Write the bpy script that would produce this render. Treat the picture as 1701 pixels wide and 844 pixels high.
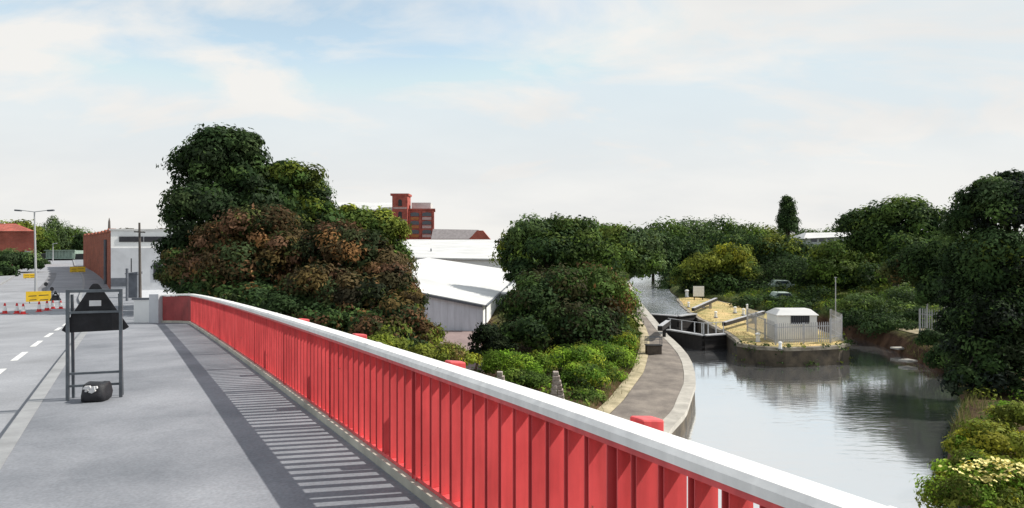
import bpy, bmesh, math, random
import numpy as np
from mathutils import Vector
rnd = random.Random(7)
R = math.radians

# ------------------------------------------------------------------ scene, camera, light
for o in list(bpy.data.objects):
    bpy.data.objects.remove(o)
scene = bpy.context.scene
COL = scene.collection
F, U0, V0, EYE = 1150.0, 850.5, 400.0, 8.5      # focal length in photo pixels, horizon row, eye height over the lower canal
cam = bpy.data.objects.new('camera', bpy.data.cameras.new('camera'))
COL.objects.link(cam)
cam.location = (0, 0, EYE)
cam.rotation_euler = (R(90), 0, 0)
cam.data.sensor_width = 36
cam.data.lens = 36 * F / 1701
cam.data.shift_y = -(422 - V0) / 1701
cam.data.clip_start, cam.data.clip_end = 0.05, 6000
scene.camera = cam

SUN_AZ = math.atan2(1.0, 0.16)      # from +Y towards +X
SUN_EL = R(44.5)
world = bpy.data.worlds.new('World')
scene.world = world
world.use_nodes = True
nt = world.node_tree
N, L = nt.nodes, nt.links
for n in list(N):
    N.remove(n)
out = N.new('ShaderNodeOutputWorld')
bg = N.new('ShaderNodeBackground'); bg.inputs['Strength'].default_value = 0.13
sky = N.new('ShaderNodeTexSky'); sky.sky_type = 'NISHITA'; sky.sun_disc = False
sky.sun_elevation, sky.sun_rotation = SUN_EL, SUN_AZ
sky.air_density, sky.dust_density, sky.ozone_density = 1.0, 0.7, 1.6
tc = N.new('ShaderNodeTexCoord')
sep = N.new('ShaderNodeSeparateXYZ'); L.new(tc.outputs['Generated'], sep.inputs[0])
def wmath(op, a, b=None, clamp=False):
    m = N.new('ShaderNodeMath'); m.operation = op; m.use_clamp = clamp
    for i, v in enumerate((a, b)):
        if v is None: continue
        if isinstance(v, (int, float)): m.inputs[i].default_value = v
        else: L.new(v, m.inputs[i])
    return m.outputs[0]
def ramp(fac, stops):
    r = N.new('ShaderNodeValToRGB')
    els = r.color_ramp.elements
    while len(els) < len(stops): els.new(0.5)
    for e, (p, c) in zip(els, stops): e.position = p; e.color = (c, c, c, 1) if isinstance(c, (int, float)) else (*c, 1)
    L.new(fac, r.inputs[0]); return r.outputs[0]
# clouds lie on a high sheet: direction / height
zc = wmath('MAXIMUM', sep.outputs['Z'], 0.0)
zd = wmath('ADD', zc, 0.30)
cx_, cy_ = wmath('DIVIDE', sep.outputs['X'], zd), wmath('DIVIDE', sep.outputs['Y'], zd)
comb = N.new('ShaderNodeCombineXYZ'); L.new(cx_, comb.inputs[0]); L.new(cy_, comb.inputs[1])
mp = N.new('ShaderNodeMapping'); mp.inputs['Rotation'].default_value = (0, 0, R(-40)); mp.inputs['Scale'].default_value = (0.9, 1.35, 1); mp.inputs['Location'].default_value = (2.3, 0.4, 3.1)
L.new(comb.outputs[0], mp.inputs[0])
n1 = N.new('ShaderNodeTexNoise'); n1.inputs['Scale'].default_value = 1.9; n1.inputs['Detail'].default_value = 9; n1.inputs['Roughness'].default_value = 0.56; n1.inputs['Distortion'].default_value = 0.5
L.new(mp.outputs[0], n1.inputs['Vector'])
cl = ramp(n1.outputs[0], [(0.40, 0.0), (0.50, 0.5), (0.60, 1.0)])
hz = ramp(sep.outputs['Z'], [(0.0, 1.0), (0.08, 0.85), (0.17, 0.4), (0.26, 0.03)])
fac = wmath('MAXIMUM', wmath('MULTIPLY', cl, 0.95), hz)
fac = wmath('ADD', wmath('MULTIPLY', fac, 0.92), 0.08, True)
n2 = N.new('ShaderNodeTexNoise'); n2.inputs['Scale'].default_value = 1.7; n2.inputs['Detail'].default_value = 6
L.new(mp.outputs[0], n2.inputs['Vector'])
ccol = ramp(n2.outputs[0], [(0.36, (0.90, 0.895, 0.88)), (0.6, (0.985, 0.965, 0.93))])
csc = N.new('ShaderNodeVectorMath'); csc.operation = 'SCALE'; csc.inputs['Scale'].default_value = 6.55
L.new(ccol, csc.inputs[0])
mx = N.new('ShaderNodeMix'); mx.data_type = 'RGBA'
sgain = N.new('ShaderNodeVectorMath'); sgain.operation = 'MULTIPLY'; sgain.inputs[1].default_value = (1.95, 1.72, 1.36)
L.new(sky.outputs[0], sgain.inputs[0])
scl = N.new('ShaderNodeVectorMath'); scl.operation = 'MINIMUM'; scl.inputs[1].default_value = (4.8, 5.75, 6.3)
L.new(sgain.outputs[0], scl.inputs[0])
L.new(fac, mx.inputs[0]); L.new(scl.outputs[0], mx.inputs[6]); L.new(csc.outputs[0], mx.inputs[7])
L.new(mx.outputs[2], bg.inputs[0]); L.new(bg.outputs[0], out.inputs[0])

sun = bpy.data.objects.new('sun', bpy.data.lights.new('sun', 'SUN'))
COL.objects.link(sun)
sun.data.energy = 5.0
sun.data.angle = R(0.55)
sun.data.color = (1.0, 0.955, 0.88)
sdir = Vector((math.sin(SUN_AZ) * math.cos(SUN_EL), math.cos(SUN_AZ) * math.cos(SUN_EL), math.sin(SUN_EL)))
sun.rotation_euler = sdir.to_track_quat('Z', 'Y').to_euler()
sun.location = (40, 20, 60)
vs = scene.view_settings
vs.view_transform, vs.look, vs.exposure, vs.gamma, vs.use_curve_mapping = 'Standard', 'None', 0.12, 1.0, False

# ------------------------------------------------------------------ measuring helpers
def W(u, v, D):
    return Vector(((u - U0) / F * D, D, EYE - (v - V0) / F * D))
def G(u, v, z):
    return W(u, v, (EYE - z) * F / (v - V0))
AX, RX = Vector((-0.489, 0.8723)), Vector((0.8723, 0.489))      # along the road, across it
def zfoot(s):
    if s <= 30: return 6.8 - .025 * s - .0006 * max(0, s) ** 2 - .007 * max(0, 3.4 - s) ** 1.5
    if s <= 50: return 5.51 - .061 * (s - 30) + .061 / 40 * (s - 30) ** 2
    if s <= 150: return 4.9
    return max(0.3, 4.9 - .00105 * (s - 150) ** 2)
def bend(s):
    if s < 35: return 0.0
    if s < 110: return -.0006 * (s - 35) ** 2
    return -3.375 - .06 * (s - 110)
def tk(s):
    f = min(1, max(0, (s - 33) / 20)); return -1.06 - 1.3 * f * f * (3 - 2 * f)
def P(s, t, dz=0.0):
    q = AX * s + RX * (t + bend(s))
    return Vector((q.x, q.y, zfoot(s) + dz))
def ST(x, y):
    s = AX.x * x + AX.y * y; t = RX.x * x + RX.y * y
    return s, t - bend(s)
def on_road(u, v, dz=-.12):
    D = 3.0
    while D < 200:
        p = W(u, v, D)
        s, t = ST(p.x, p.y)
        if p.z <= zfoot(s) + dz: return Vector((p.x, p.y, zfoot(s) + dz))
        D += .02 if D < 60 else .1
    return p

# ------------------------------------------------------------------ materials
MATS = {}
def mat(name, c, rough=.7, var=.18, scale=3.0, bump=0.0, metallic=0.0, spec=.4, c2=None, stretch=(1, 1, 1), fine=0.0):
    if name in MATS: return MATS[name]
    m = bpy.data.materials.new(name); m.use_nodes = True
    n, l = m.node_tree.nodes, m.node_tree.links
    b = n['Principled BSDF']
    b.inputs['Roughness'].default_value = rough; b.inputs['Metallic'].default_value = metallic
    b.inputs['Specular IOR Level'].default_value = spec
    t = n.new('ShaderNodeTexCoord'); mpn = n.new('ShaderNodeMapping'); mpn.inputs['Scale'].default_value = stretch
    geo = n.new('ShaderNodeNewGeometry')
    l.new(geo.outputs['Position'], mpn.inputs[0])
    no = n.new('ShaderNodeTexNoise'); no.inputs['Scale'].default_value = scale; no.inputs['Detail'].default_value = 6; no.inputs['Roughness'].default_value = .62
    l.new(mpn.outputs[0], no.inputs['Vector'])
    r = n.new('ShaderNodeValToRGB')
    lo = c2 if c2 else tuple(x * (1 - var) for x in c)
    hi = tuple(min(1, x * (1 + var * .7)) for x in c)
    r.color_ramp.elements[0].position, r.color_ramp.elements[1].position = .33, .67
    r.color_ramp.elements[0].color, r.color_ramp.elements[1].color = (*lo, 1), (*hi, 1)
    l.new(no.outputs[0], r.inputs[0])
    col = r.outputs[0]
    if fine:
        nf = n.new('ShaderNodeTexNoise'); nf.inputs['Scale'].default_value = 38; nf.inputs['Detail'].default_value = 4
        l.new(geo.outputs['Position'], nf.inputs['Vector'])
        mr = n.new('ShaderNodeMapRange'); mr.inputs[1].default_value = .3; mr.inputs[2].default_value = .7; mr.inputs[3].default_value = 1 - fine; mr.inputs[4].default_value = 1 + fine
        l.new(nf.outputs[0], mr.inputs[0])
        sc = n.new('ShaderNodeVectorMath'); sc.operation = 'SCALE'
        l.new(col, sc.inputs[0]); l.new(mr.outputs[0], sc.inputs['Scale']); col = sc.outputs[0]
    l.new(col, b.inputs['Base Color'])
    if bump:
        bp = n.new('ShaderNodeBump'); bp.inputs['Strength'].default_value = bump; bp.inputs['Distance'].default_value = .02
        nb = n.new('ShaderNodeTexNoise'); nb.inputs['Scale'].default_value = scale * 9; nb.inputs['Detail'].default_value = 5
        l.new(mpn.outputs[0], nb.inputs['Vector']); l.new(nb.outputs[0], bp.inputs['Height']); l.new(bp.outputs[0], b.inputs['Normal'])
    MATS[name] = m
    return m
def brick_mat(name, c1, c2, mortar, ang=0.0, bw=.45, bh=.15):
    m = bpy.data.materials.new(name); m.use_nodes = True
    n, l = m.node_tree.nodes, m.node_tree.links
    b = n['Principled BSDF']; b.inputs['Roughness'].default_value = .85; b.inputs['Specular IOR Level'].default_value = .2
    geo = n.new('ShaderNodeNewGeometry'); sp = n.new('ShaderNodeSeparateXYZ'); l.new(geo.outputs['Position'], sp.inputs[0])
    a = n.new('ShaderNodeMath'); a.operation = 'ADD'; l.new(sp.outputs[0], a.inputs[0]); l.new(sp.outputs[1], a.inputs[1])
    cb = n.new('ShaderNodeCombineXYZ'); l.new(a.outputs[0], cb.inputs[0]); l.new(sp.outputs[2], cb.inputs[1])
    br = n.new('ShaderNodeTexBrick'); br.inputs['Scale'].default_value = 1.0
    br.inputs['Brick Width'].default_value = bw; br.inputs['Row Height'].default_value = bh; br.inputs['Mortar Size'].default_value = .012
    br.inputs['Color1'].default_value = (*c1, 1); br.inputs['Color2'].default_value = (*c2, 1); br.inputs['Mortar'].default_value = (*mortar, 1)
    l.new(cb.outputs[0], br.inputs['Vector'])
    no = n.new('ShaderNodeTexNoise'); no.inputs['Scale'].default_value = .6; no.inputs['Detail'].default_value = 7
    l.new(geo.outputs['Position'], no.inputs['Vector'])
    mr = n.new('ShaderNodeMapRange'); mr.inputs[1].default_value = .3; mr.inputs[2].default_value = .7; mr.inputs[3].default_value = .7; mr.inputs[4].default_value = 1.2
    l.new(no.outputs[0], mr.inputs[0])
    sc = n.new('ShaderNodeVectorMath'); sc.operation = 'SCALE'; l.new(br.outputs[0], sc.inputs[0]); l.new(mr.outputs[0], sc.inputs['Scale'])
    l.new(sc.outputs[0], b.inputs['Base Color'])
    MATS[name] = m; return m

M_PAVE = mat('pavement_asphalt', (.235, .243, .262), .9, .2, .6, .35, c2=(.15, .16, .178), fine=.14)
M_ROAD = mat('road_asphalt', (.275, .282, .30), .9, .2, .5, .3, fine=.14)
M_KERB = mat('kerb_stone', (.285, .29, .295), .85, .2, 2.0, .3)
M_PAINTW = mat('road_paint', (.7, .7, .68), .7, .2, 6)
M_RED = mat('red_paint', (.70, .098, .10), .5, .16, 1.6, .04, c2=(.61, .07, .074), spec=.5)
def add_wear(m, chip=(.16, .06, .04), thr=.66, scale=9.0, streak=.8):
    n, l = m.node_tree.nodes, m.node_tree.links; b = n['Principled BSDF']; geo = n.new('ShaderNodeNewGeometry')
    no = n.new('ShaderNodeTexNoise'); no.inputs['Scale'].default_value = scale; no.inputs['Detail'].default_value = 8; no.inputs['Roughness'].default_value = .7; l.new(geo.outputs['Position'], no.inputs['Vector'])
    mr = n.new('ShaderNodeMapRange'); mr.inputs[1].default_value = thr; mr.inputs[2].default_value = thr + .05; l.new(no.outputs[0], mr.inputs[0])
    mp_ = n.new('ShaderNodeMapping'); mp_.inputs['Scale'].default_value = (14, 14, 1.2); l.new(geo.outputs['Position'], mp_.inputs[0])
    n2 = n.new('ShaderNodeTexNoise'); n2.inputs['Scale'].default_value = 1.0; n2.inputs['Detail'].default_value = 4; l.new(mp_.outputs[0], n2.inputs['Vector'])
    m2 = n.new('ShaderNodeMapRange'); m2.inputs[1].default_value = .35; m2.inputs[2].default_value = .65; m2.inputs[3].default_value = streak; m2.inputs[4].default_value = 1.08; l.new(n2.outputs[0], m2.inputs[0])
    src = b.inputs['Base Color'].links[0].from_socket
    sc = n.new('ShaderNodeVectorMath'); sc.operation = 'SCALE'; l.new(src, sc.inputs[0]); l.new(m2.outputs[0], sc.inputs['Scale'])
    mx = n.new('ShaderNodeMix'); mx.data_type = 'RGBA'; l.new(mr.outputs[0], mx.inputs[0]); l.new(sc.outputs[0], mx.inputs[6]); mx.inputs[7].default_value = (*chip, 1); l.new(mx.outputs[2], b.inputs['Base Color'])
add_wear(M_RED)
M_REDOLD = mat('weathered_red_paint', (.30, .045, .045), .6, .3, 2.5, .1)
M_RAILW = mat('white_rail_paint', (.80, .785, .75), .5, .1, 2.5, .05, c2=(.7, .69, .67))
add_wear(M_RAILW, (.42, .38, .33), .66, 5.0, .95)
M_PLINTH = mat('cream_concrete', (.46, .44, .37), .9, .25, 2.2, .3)
M_BLACK = mat('black_back', (.016, .016, .019), .75, .4, 8)
M_GREYM = mat('grey_steel', (.10, .115, .13), .5, .25, 9, metallic=.3)
M_LABEL = mat('white_label', (.62, .62, .62), .5, .1, 9)
M_BAG = mat('black_bag', (.02, .021, .025), .55, .3, 12, .4)
M_CONR = mat('cone_red', (.62, .03, .03), .5, .1, 5)
M_CONW = mat('cone_white', (.8, .8, .78), .4, .1, 5)
M_YEL = mat('yellow_board', (.75, .48, .02), .5, .12, 3)
M_DARK = mat('dark_paint', (.03, .03, .035), .5, .3, 4)
M_DARKG = mat('slate_grey', (.11, .12, .14), .6, .25, 3)
M_LGREY = mat('light_grey_cladding', (.52, .53, .55), .6, .12, 1.2)
M_BLUEG = mat('blue_grey_cladding', (.62, .65, .71), .6, .15, .8, stretch=(3, 3, .5))
M_WHITE = mat('white_wall', (.83, .825, .80), .7, .08, .6, c2=(.74, .74, .73))
M_ROOFW = mat('white_roof', (.62, .615, .60), .6, .1, .5, c2=(.48, .48, .47), stretch=(.35, 1, 1))
M_GREYROOF = mat('grey_tile_roof', (.22, .2, .2), .8, .2, 1.5)
M_REDBRICK = brick_mat('red_brick', (.44, .10, .07), (.34, .075, .055), (.35, .22, .18))
M_ORBRICK = brick_mat('rust_brick', (.34, .085, .042), (.25, .058, .032), (.25, .13, .09))
M_MILL = brick_mat('mill_brick', (.42, .105, .078), (.33, .075, .06), (.36, .2, .17), bw=.9, bh=.3)
M_ORANGE = mat('orange_infill', (.42, .17, .06), .8, .2, 2)
M_GLASS = mat('dark_glass', (.05, .065, .085), .12, .2, 1.2, spec=.6)
M_STONEL = mat('pale_band', (.5, .36, .34), .8, .15, 2)
M_GREENM = mat('pale_green_girder', (.26, .34, .29), .6, .2, 1.2)
M_WOODP = mat('pole_wood', (.10, .085, .075), .8, .3, 4, stretch=(3, 3, .3))
M_LAMP = mat('lamp_steel', (.42, .43, .44), .5, .1, 5, metallic=.2)
M_TOW = mat('towpath_gravel', (.20, .172, .145), .95, .3, .9, .5, c2=(.135, .115, .1), fine=.25)
M_COPING = mat('coping_stone', (.40, .375, .33), .9, .22, 1.6, .35)
M_SAND = mat('dry_verge', (.38, .32, .21), .95, .3, 1.2, .5, c2=(.22, .19, .11), fine=.2)
M_QUAY = mat('wet_quay_stone', (.075, .058, .038), .85, .4, 1.1, .5, c2=(.022, .018, .014))
M_ISLE = mat('dry_grass_bank', (.52, .37, .17), .95, .2, .55, .5, c2=(.27, .25, .09), fine=.2)
M_TIMBER = mat('black_timber', (.02, .017, .016), .7, .4, 2.5, .3, stretch=(1, 1, .3))
M_BEAM = mat('beam_grey', (.36, .36, .36), .7, .2, 2)
M_PALE = mat('galvanised_pale', (.44, .44, .45), .55, .18, 2, metallic=.2)
M_STONE = mat('ruin_stone', (.40, .355, .32), .95, .45, 3.5, .6, c2=(.2, .15, .13))
M_PINK = mat('pink_yard', (.27, .2, .19), .95, .15, .8, .3)
M_BROWNBOX = mat('brown_box', (.10, .08, .065), .8, .3, 4)
M_BARK = mat('bark', (.055, .043, .034), .9, .35, 4, .5, stretch=(2, 2, .4))
M_CARG = mat('pale_green_paint', (.40, .47, .42), .4, .1, 2)

# ------------------------------------------------------------------ mesh helpers
def world_loc(o):
    v = Vector((0, 0, 0))
    while o is not None: v += o.location; o = o.parent
    return v
def tag(o, label=None, cat=None, group=None, kind=None):
    if label: o['label'] = label
    if cat: o['category'] = cat
    if group: o['group'] = group
    if kind: o['kind'] = kind
    return o
def thing(name, label, cat, loc=(0, 0, 0), group=None):
    o = bpy.data.objects.new(name, None); o.empty_display_size = .3
    COL.objects.link(o); o.location = loc
    return tag(o, label, cat, group)
class MB:
    def __init__(s): s.v, s.f = [], []
    def add(s, vs_, fs):
        k = len(s.v); s.v += [tuple(p) for p in vs_]; s.f += [tuple(i + k for i in f) for f in fs]; return s
    def hexa(s, b, t):      # four bottom points, four top points (same order)
        return s.add(list(b) + list(t), [(3, 2, 1, 0), (4, 5, 6, 7), (0, 1, 5, 4), (1, 2, 6, 5), (2, 3, 7, 6), (3, 0, 4, 7)])
    def box(s, c, d, rz=0.0):
        x, y, z = d[0] / 2, d[1] / 2, d[2] / 2
        cs, sn = math.cos(rz), math.sin(rz)
        pts = [(c[0] + a * cs - b * sn, c[1] + a * sn + b * cs) for a, b in ((-x, -y), (x, -y), (x, y), (-x, y))]
        return s.hexa([(p[0], p[1], c[2] - z) for p in pts], [(p[0], p[1], c[2] + z) for p in pts])
    def bar(s, p, q, w, h, up=(0, 0, 1)):
        p, q = Vector(p), Vector(q); d = (q - p).normalized(); u = Vector(up)
        if abs(d.dot(u)) > .98: u = Vector((1, 0, 0))
        a = d.cross(u).normalized() * w / 2; b = a.cross(d).normalized() * h / 2
        return s.hexa([p - a - b, p + a - b, q + a - b, q - a - b], [p - a + b, p + a + b, q + a + b, q - a + b])
    def tube(s, p, q, r0, r1=None, n=8):
        r1 = r0 if r1 is None else r1
        p, q = Vector(p), Vector(q); d = (q - p).normalized()
        u = Vector((0, 0, 1)) if abs(d.z) < .95 else Vector((1, 0, 0))
        a = d.cross(u).normalized(); b = d.cross(a)
        ring = [a * math.cos(2 * math.pi * i / n) + b * math.sin(2 * math.pi * i / n) for i in range(n)]
        vs_ = [p + x * r0 for x in ring] + [q + x * r1 for x in ring]
        fs = [(i, n + i, n + (i + 1) % n, (i + 1) % n) for i in range(n)] + [tuple(range(n)), tuple(range(2 * n - 1, n - 1, -1))]
        return s.add(vs_, fs)
    def chain(s, pts, rad, n=7):
        for i in range(len(pts) - 1): s.tube(pts[i], pts[i + 1], rad[i], rad[i + 1], n)
        return s
    def prism(s, poly, z0, z1):     # z0, z1 numbers or lists
        n = len(poly)
        a = [z0] * n if isinstance(z0, (int, float)) else z0
        b = [z1] * n if isinstance(z1, (int, float)) else z1
        ar = sum(poly[i][0] * poly[(i + 1) % n][1] - poly[(i + 1) % n][0] * poly[i][1] for i in range(n))
        idx = list(range(n)) if ar > 0 else list(range(n - 1, -1, -1))
        vs_ = [(poly[i][0], poly[i][1], a[i]) for i in idx] + [(poly[i][0], poly[i][1], b[i]) for i in idx]
        fs = [tuple(range(n - 1, -1, -1)), tuple(range(n, 2 * n))] + [(i, (i + 1) % n, n + (i + 1) % n, n + i) for i in range(n)]
        return s.add(vs_, fs)
    def lathe(s, c, prof, n=14):
        vs_ = []
        for r, z in prof:
            vs_ += [(c[0] + r * math.cos(2 * math.pi * i / n), c[1] + r * math.sin(2 * math.pi * i / n), c[2] + z) for i in range(n)]
        fs = [(k * n + i, k * n + (i + 1) % n, (k + 1) * n + (i + 1) % n, (k + 1) * n + i) for k in range(len(prof) - 1) for i in range(n)]
        fs += [tuple(range(n - 1, -1, -1)), tuple(range((len(prof) - 1) * n, len(prof) * n))]
        return s.add(vs_, fs)
    def plate(s, pts, d):           # flat polygon pts thickened by vector d
        n = len(pts); d = Vector(d)
        vs_ = [Vector(p) for p in pts] + [Vector(p) + d for p in pts]
        return s.add(vs_, [tuple(range(n)), tuple(range(2 * n - 1, n - 1, -1))] + [(i, n + i, n + (i + 1) % n, (i + 1) % n) for i in range(n)])
    def strip(s, rows):             # rows of points -> open sheet
        n = len(rows[0]); vs_ = [p for r in rows for p in r]
        return s.add(vs_, [(i * n + j, i * n + j + 1, (i + 1) * n + j + 1, (i + 1) * n + j) for i in range(len(rows) - 1) for j in range(n - 1)])
    def build(s, name, m, parent=None, bevel=0, smooth=False):
        me = bpy.data.meshes.new(name)
        off = world_loc(parent) if parent else Vector((0, 0, 0))
        if parent is None:
            a = np.array(s.v, dtype=float)
            off = Vector(((a[:, 0].min() + a[:, 0].max()) / 2, (a[:, 1].min() + a[:, 1].max()) / 2, a[:, 2].min()))
        me.from_pydata([(p[0] - off.x, p[1] - off.y, p[2] - off.z) for p in s.v], [], s.f)
        bm = bmesh.new(); bm.from_mesh(me); bmesh.ops.recalc_face_normals(bm, faces=bm.faces); bm.to_mesh(me); bm.free()
        me.materials.append(m)
        if smooth:
            for p in me.polygons: p.use_smooth = True
        o = bpy.data.objects.new(name, me); COL.objects.link(o)
        if parent: o.parent = parent
        else: o.location = off
        if bevel:
            bv = o.modifiers.new('bevel', 'BEVEL'); bv.width = bevel; bv.segments = 2; bv.limit_method = 'ANGLE'
        return o
def copy_tree(o, parent=None):
    c = o.copy(); COL.objects.link(c)
    if parent: c.parent = parent
    for ch in list(o.children): copy_tree(ch, c)
    return c
def frange(a, b, n): return [a + (b - a) * i / (n - 1) for i in range(n)]

# ------------------------------------------------------------------ the ground, the water
BASIN = [(-22, -30), (-1.8, 6), (1.4, 16), (5.0, 27.7), (7.4, 33.6), (9.0, 39.7), (10.4, 46), (11.2, 53), (12.3, 58), (12.9, 65.4), (17.9, 65.6), (18.9, 75), (20.9, 85.4),
         (22.6, 87.2), (24.0, 85.4), (24.7, 78), (24.9, 66.2), (29.5, 66), (29.6, 60), (28.6, 53), (27.6, 49), (26.4, 43), (22.5, 36), (19, 31.5), (16, 27), (13.6, 22), (10.5, 15), (5, 2), (-8, -30)]
UPPER = [(12.9, 65.4), (15.0, 84), (20.2, 118), (26.5, 145), (36, 175), (60, 210), (64, 206), (42, 170), (31, 143), (22.0, 99), (20.0, 86), (17.6, 72), (17.4, 65.4)]
def sdist(px, py, poly):
    d = np.full(px.shape, 1e9); ins = np.zeros(px.shape, bool)
    n = len(poly)
    for i in range(n):
        ax, ay = poly[i]; bx, by = poly[(i + 1) % n]
        ex, ey = bx - ax, by - ay
        t = np.clip(((px - ax) * ex + (py - ay) * ey) / (ex * ex + ey * ey + 1e-12), 0, 1)
        d = np.minimum(d, np.hypot(px - ax - t * ex, py - ay - t * ey))
        c = ((ay > py) != (by > py)) & (px < (bx - ax) * (py - ay) / (by - ay + 1e-12) + ax)
        ins ^= c
    return np.where(ins, -d, d)
tow_r = [(-14, -22), (-1.5, 6.7), (2.5, 17), (6.3, 27.7), (7.7, 30.6), (8.7, 33.6), (9.75, 36.7), (10.5, 39.7), (11.2, 43), (11.7, 46), (12.1, 49.5), (12.4, 53), (12.7, 58), (13.1, 66), (15.1, 84), (20.1, 118)]
tow_l = [(-18.5, -20), (-5.6, 8.5), (-.6, 20), (3.6, 30), (4.8, 33), (5.9, 36.4), (7.1, 40), (8.0, 43.7), (9.0, 48), (9.7, 51.4), (10.4, 55), (10.9, 59), (11.2, 66), (13.6, 84), (18.4, 118)]
def zt_tow(y): return .9 + max(0, min(1, (y - 56) / 10)) * .75
pl_ = tow_r + tow_l[::-1]
zf_v, bd_v = np.vectorize(zfoot), np.vectorize(bend)
def height(x, y):
    x, y = np.asarray(x, float), np.asarray(y, float)
    s = AX.x * x + AX.y * y; t = RX.x * x + RX.y * y - bd_v(s)
    base = 0.95 + .75 * np.clip((y - 54) / 10, 0, 1)
    base = base + np.clip((x - 29) / 12, 0, 1) * 1.4 * np.clip((y - 20) / 10, 0, 1)
    base = base - .75 * np.clip((-x - .8) / 1.5, 0, 1) * np.clip((y - 38) / 5, 0, 1)
    base = base + .18 * np.sin(x * .31 + 1.2) * np.sin(y * .27) * np.clip((np.abs(x - 12) - 4) / 6, 0, 1)
    left = np.clip((-t - 6) / 6, 0, 1) * np.clip((s - 5) / 20, 0, 1)
    zr = zf_v(s) - .32
    lowf = np.clip((s - 150) / 30, 0, 1)
    base = base * (1 - left) + left * (4.45 * (1 - lowf) + np.minimum(4.45, zr + 2.2 * np.clip((-t - 9) / 6, 0, 1)) * lowf)
    emb = zr - np.maximum(0, t - 3.2) * .55 - np.maximum(0, 10.5 - s) * 2.2
    emb = np.where(t < -9, np.minimum(emb, zr), emb)
    yard = np.where((s > 26) & (s < 150), zr - np.maximum(0, t - 9) * .6, -9)
    emb = np.maximum(emb, np.where(t > 3.2, yard * np.clip((s - 26) / 10, 0, 1) + emb * (1 - np.clip((s - 26) / 10, 0, 1)), -9))
    h = np.maximum(base, emb)
    rb = np.exp(-((x - 30) / 3.5) ** 2 - ((y - 50) / 9) ** 2)
    h = h * (1 - .75 * rb) + .75 * rb * (.75 + .22 * np.clip(x - 27.5, 0, 6))
    inside_road = (t > -8.6) & (t < 2.2) & (s > 10.5)
    h = np.where(inside_road, np.minimum(h, zr), h)
    w = np.clip(sdist(x, y, BASIN) / 1.3, 0, 1)
    h = h * w + (-1.6) * (1 - w)
    h = np.where(sdist(x, y, pl_) < .25, np.minimum(h, .9 + np.clip((y - 56) / 10, 0, 1) * .75 - .2), h)
    w2 = np.clip(sdist(x, y, UPPER) / 1.1, 0, 1)
    return np.where(sdist(x, y, BASIN) > 0, h * w2 + np.minimum(h, 0.3) * (1 - w2), h)
def gz(x, y): return float(height(np.array([x]), np.array([y]))[0])
def axis(spans):
    a = []
    for lo, hi, st in spans: a += list(np.arange(lo, hi, st))
    return np.array(a + [spans[-1][1]])
xs = axis([(-3000, -600, 300), (-600, -200, 50), (-200, -70, 5), (-70, -30, 1.5), (-30, 40, .7), (40, 80, 2), (80, 200, 10), (200, 600, 50), (600, 3000, 300)])
ys = axis([(-300, -40, 40), (-40, 0, 4), (0, 70, .7), (70, 100, 1.2), (100, 220, 3), (220, 600, 40), (600, 4200, 300)])
XX, YY = np.meshgrid(xs, ys)
ZZ = height(XX, YY)
gm = bpy.data.meshes.new('ground')
nx, ny = len(xs), len(ys)
ii, jj = np.meshgrid(np.arange(nx - 1), np.arange(ny - 1))
k = (jj * nx + ii).ravel()
gm.from_pydata(np.stack([XX.ravel(), YY.ravel(), ZZ.ravel()], 1).tolist(), [], np.stack([k, k + 1, k + nx + 1, k + nx], 1).tolist())
ground = bpy.data.objects.new('ground', gm); COL.objects.link(ground); tag(ground, kind='structure')
for p in gm.polygons: p.use_smooth = True
m = bpy.data.materials.new('ground_soil_and_grass'); m.use_nodes = True
n, l = m.node_tree.nodes, m.node_tree.links
b = n['Principled BSDF']; b.inputs['Roughness'].default_value = .95; b.inputs['Specular IOR Level'].default_value = .1
geo = n.new('ShaderNodeNewGeometry'); sp = n.new('ShaderNodeSeparateXYZ'); l.new(geo.outputs['Position'], sp.inputs[0])
no = n.new('ShaderNodeTexNoise'); no.inputs['Scale'].default_value = .9; no.inputs['Detail'].default_value = 8; l.new(geo.outputs['Position'], no.inputs['Vector'])
r1 = n.new('ShaderNodeValToRGB'); r1.color_ramp.elements[0].position, r1.color_ramp.elements[1].position = .35, .68
r1.color_ramp.elements[0].color, r1.color_ramp.elements[1].color = (.025, .045, .012, 1), (.10, .11, .03, 1); l.new(no.outputs[0], r1.inputs[0])
r2 = n.new('ShaderNodeValToRGB'); r2.color_ramp.elements[0].position, r2.color_ramp.elements[1].position = .3, .7
r2.color_ramp.elements[0].color, r2.color_ramp.elements[1].color = (.04, .022, .014, 1), (.13, .075, .045, 1); l.new(no.outputs[0], r2.inputs[0])
ad = n.new('ShaderNodeMath'); ad.operation = 'MULTIPLY_ADD'; l.new(no.outputs[0], ad.inputs[0]); ad.inputs[1].default_value = 1.0; l.new(sp.outputs[2], ad.inputs[2])
mr = n.new('ShaderNodeMapRange'); mr.inputs[1].default_value = 1.42; mr.inputs[2].default_value = 1.95; l.new(ad.outputs[0], mr.inputs[0])
mxn = n.new('ShaderNodeMix'); mxn.data_type = 'RGBA'; l.new(mr.outputs[0], mxn.inputs[0]); l.new(r2.outputs[0], mxn.inputs[6]); l.new(r1.outputs[0], mxn.inputs[7])
l.new(mxn.outputs[2], b.inputs['Base Color'])
bp = n.new('ShaderNodeBump'); bp.inputs['Strength'].default_value = .8; bp.inputs['Distance'].default_value = .12
nb = n.new('ShaderNodeTexNoise'); nb.inputs['Scale'].default_value = 5; nb.inputs['Detail'].default_value = 6; l.new(geo.outputs['Position'], nb.inputs['Vector']); l.new(nb.outputs[0], bp.inputs['Height']); l.new(bp.outputs[0], b.inputs['Normal'])
gm.materials.append(m)

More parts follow.
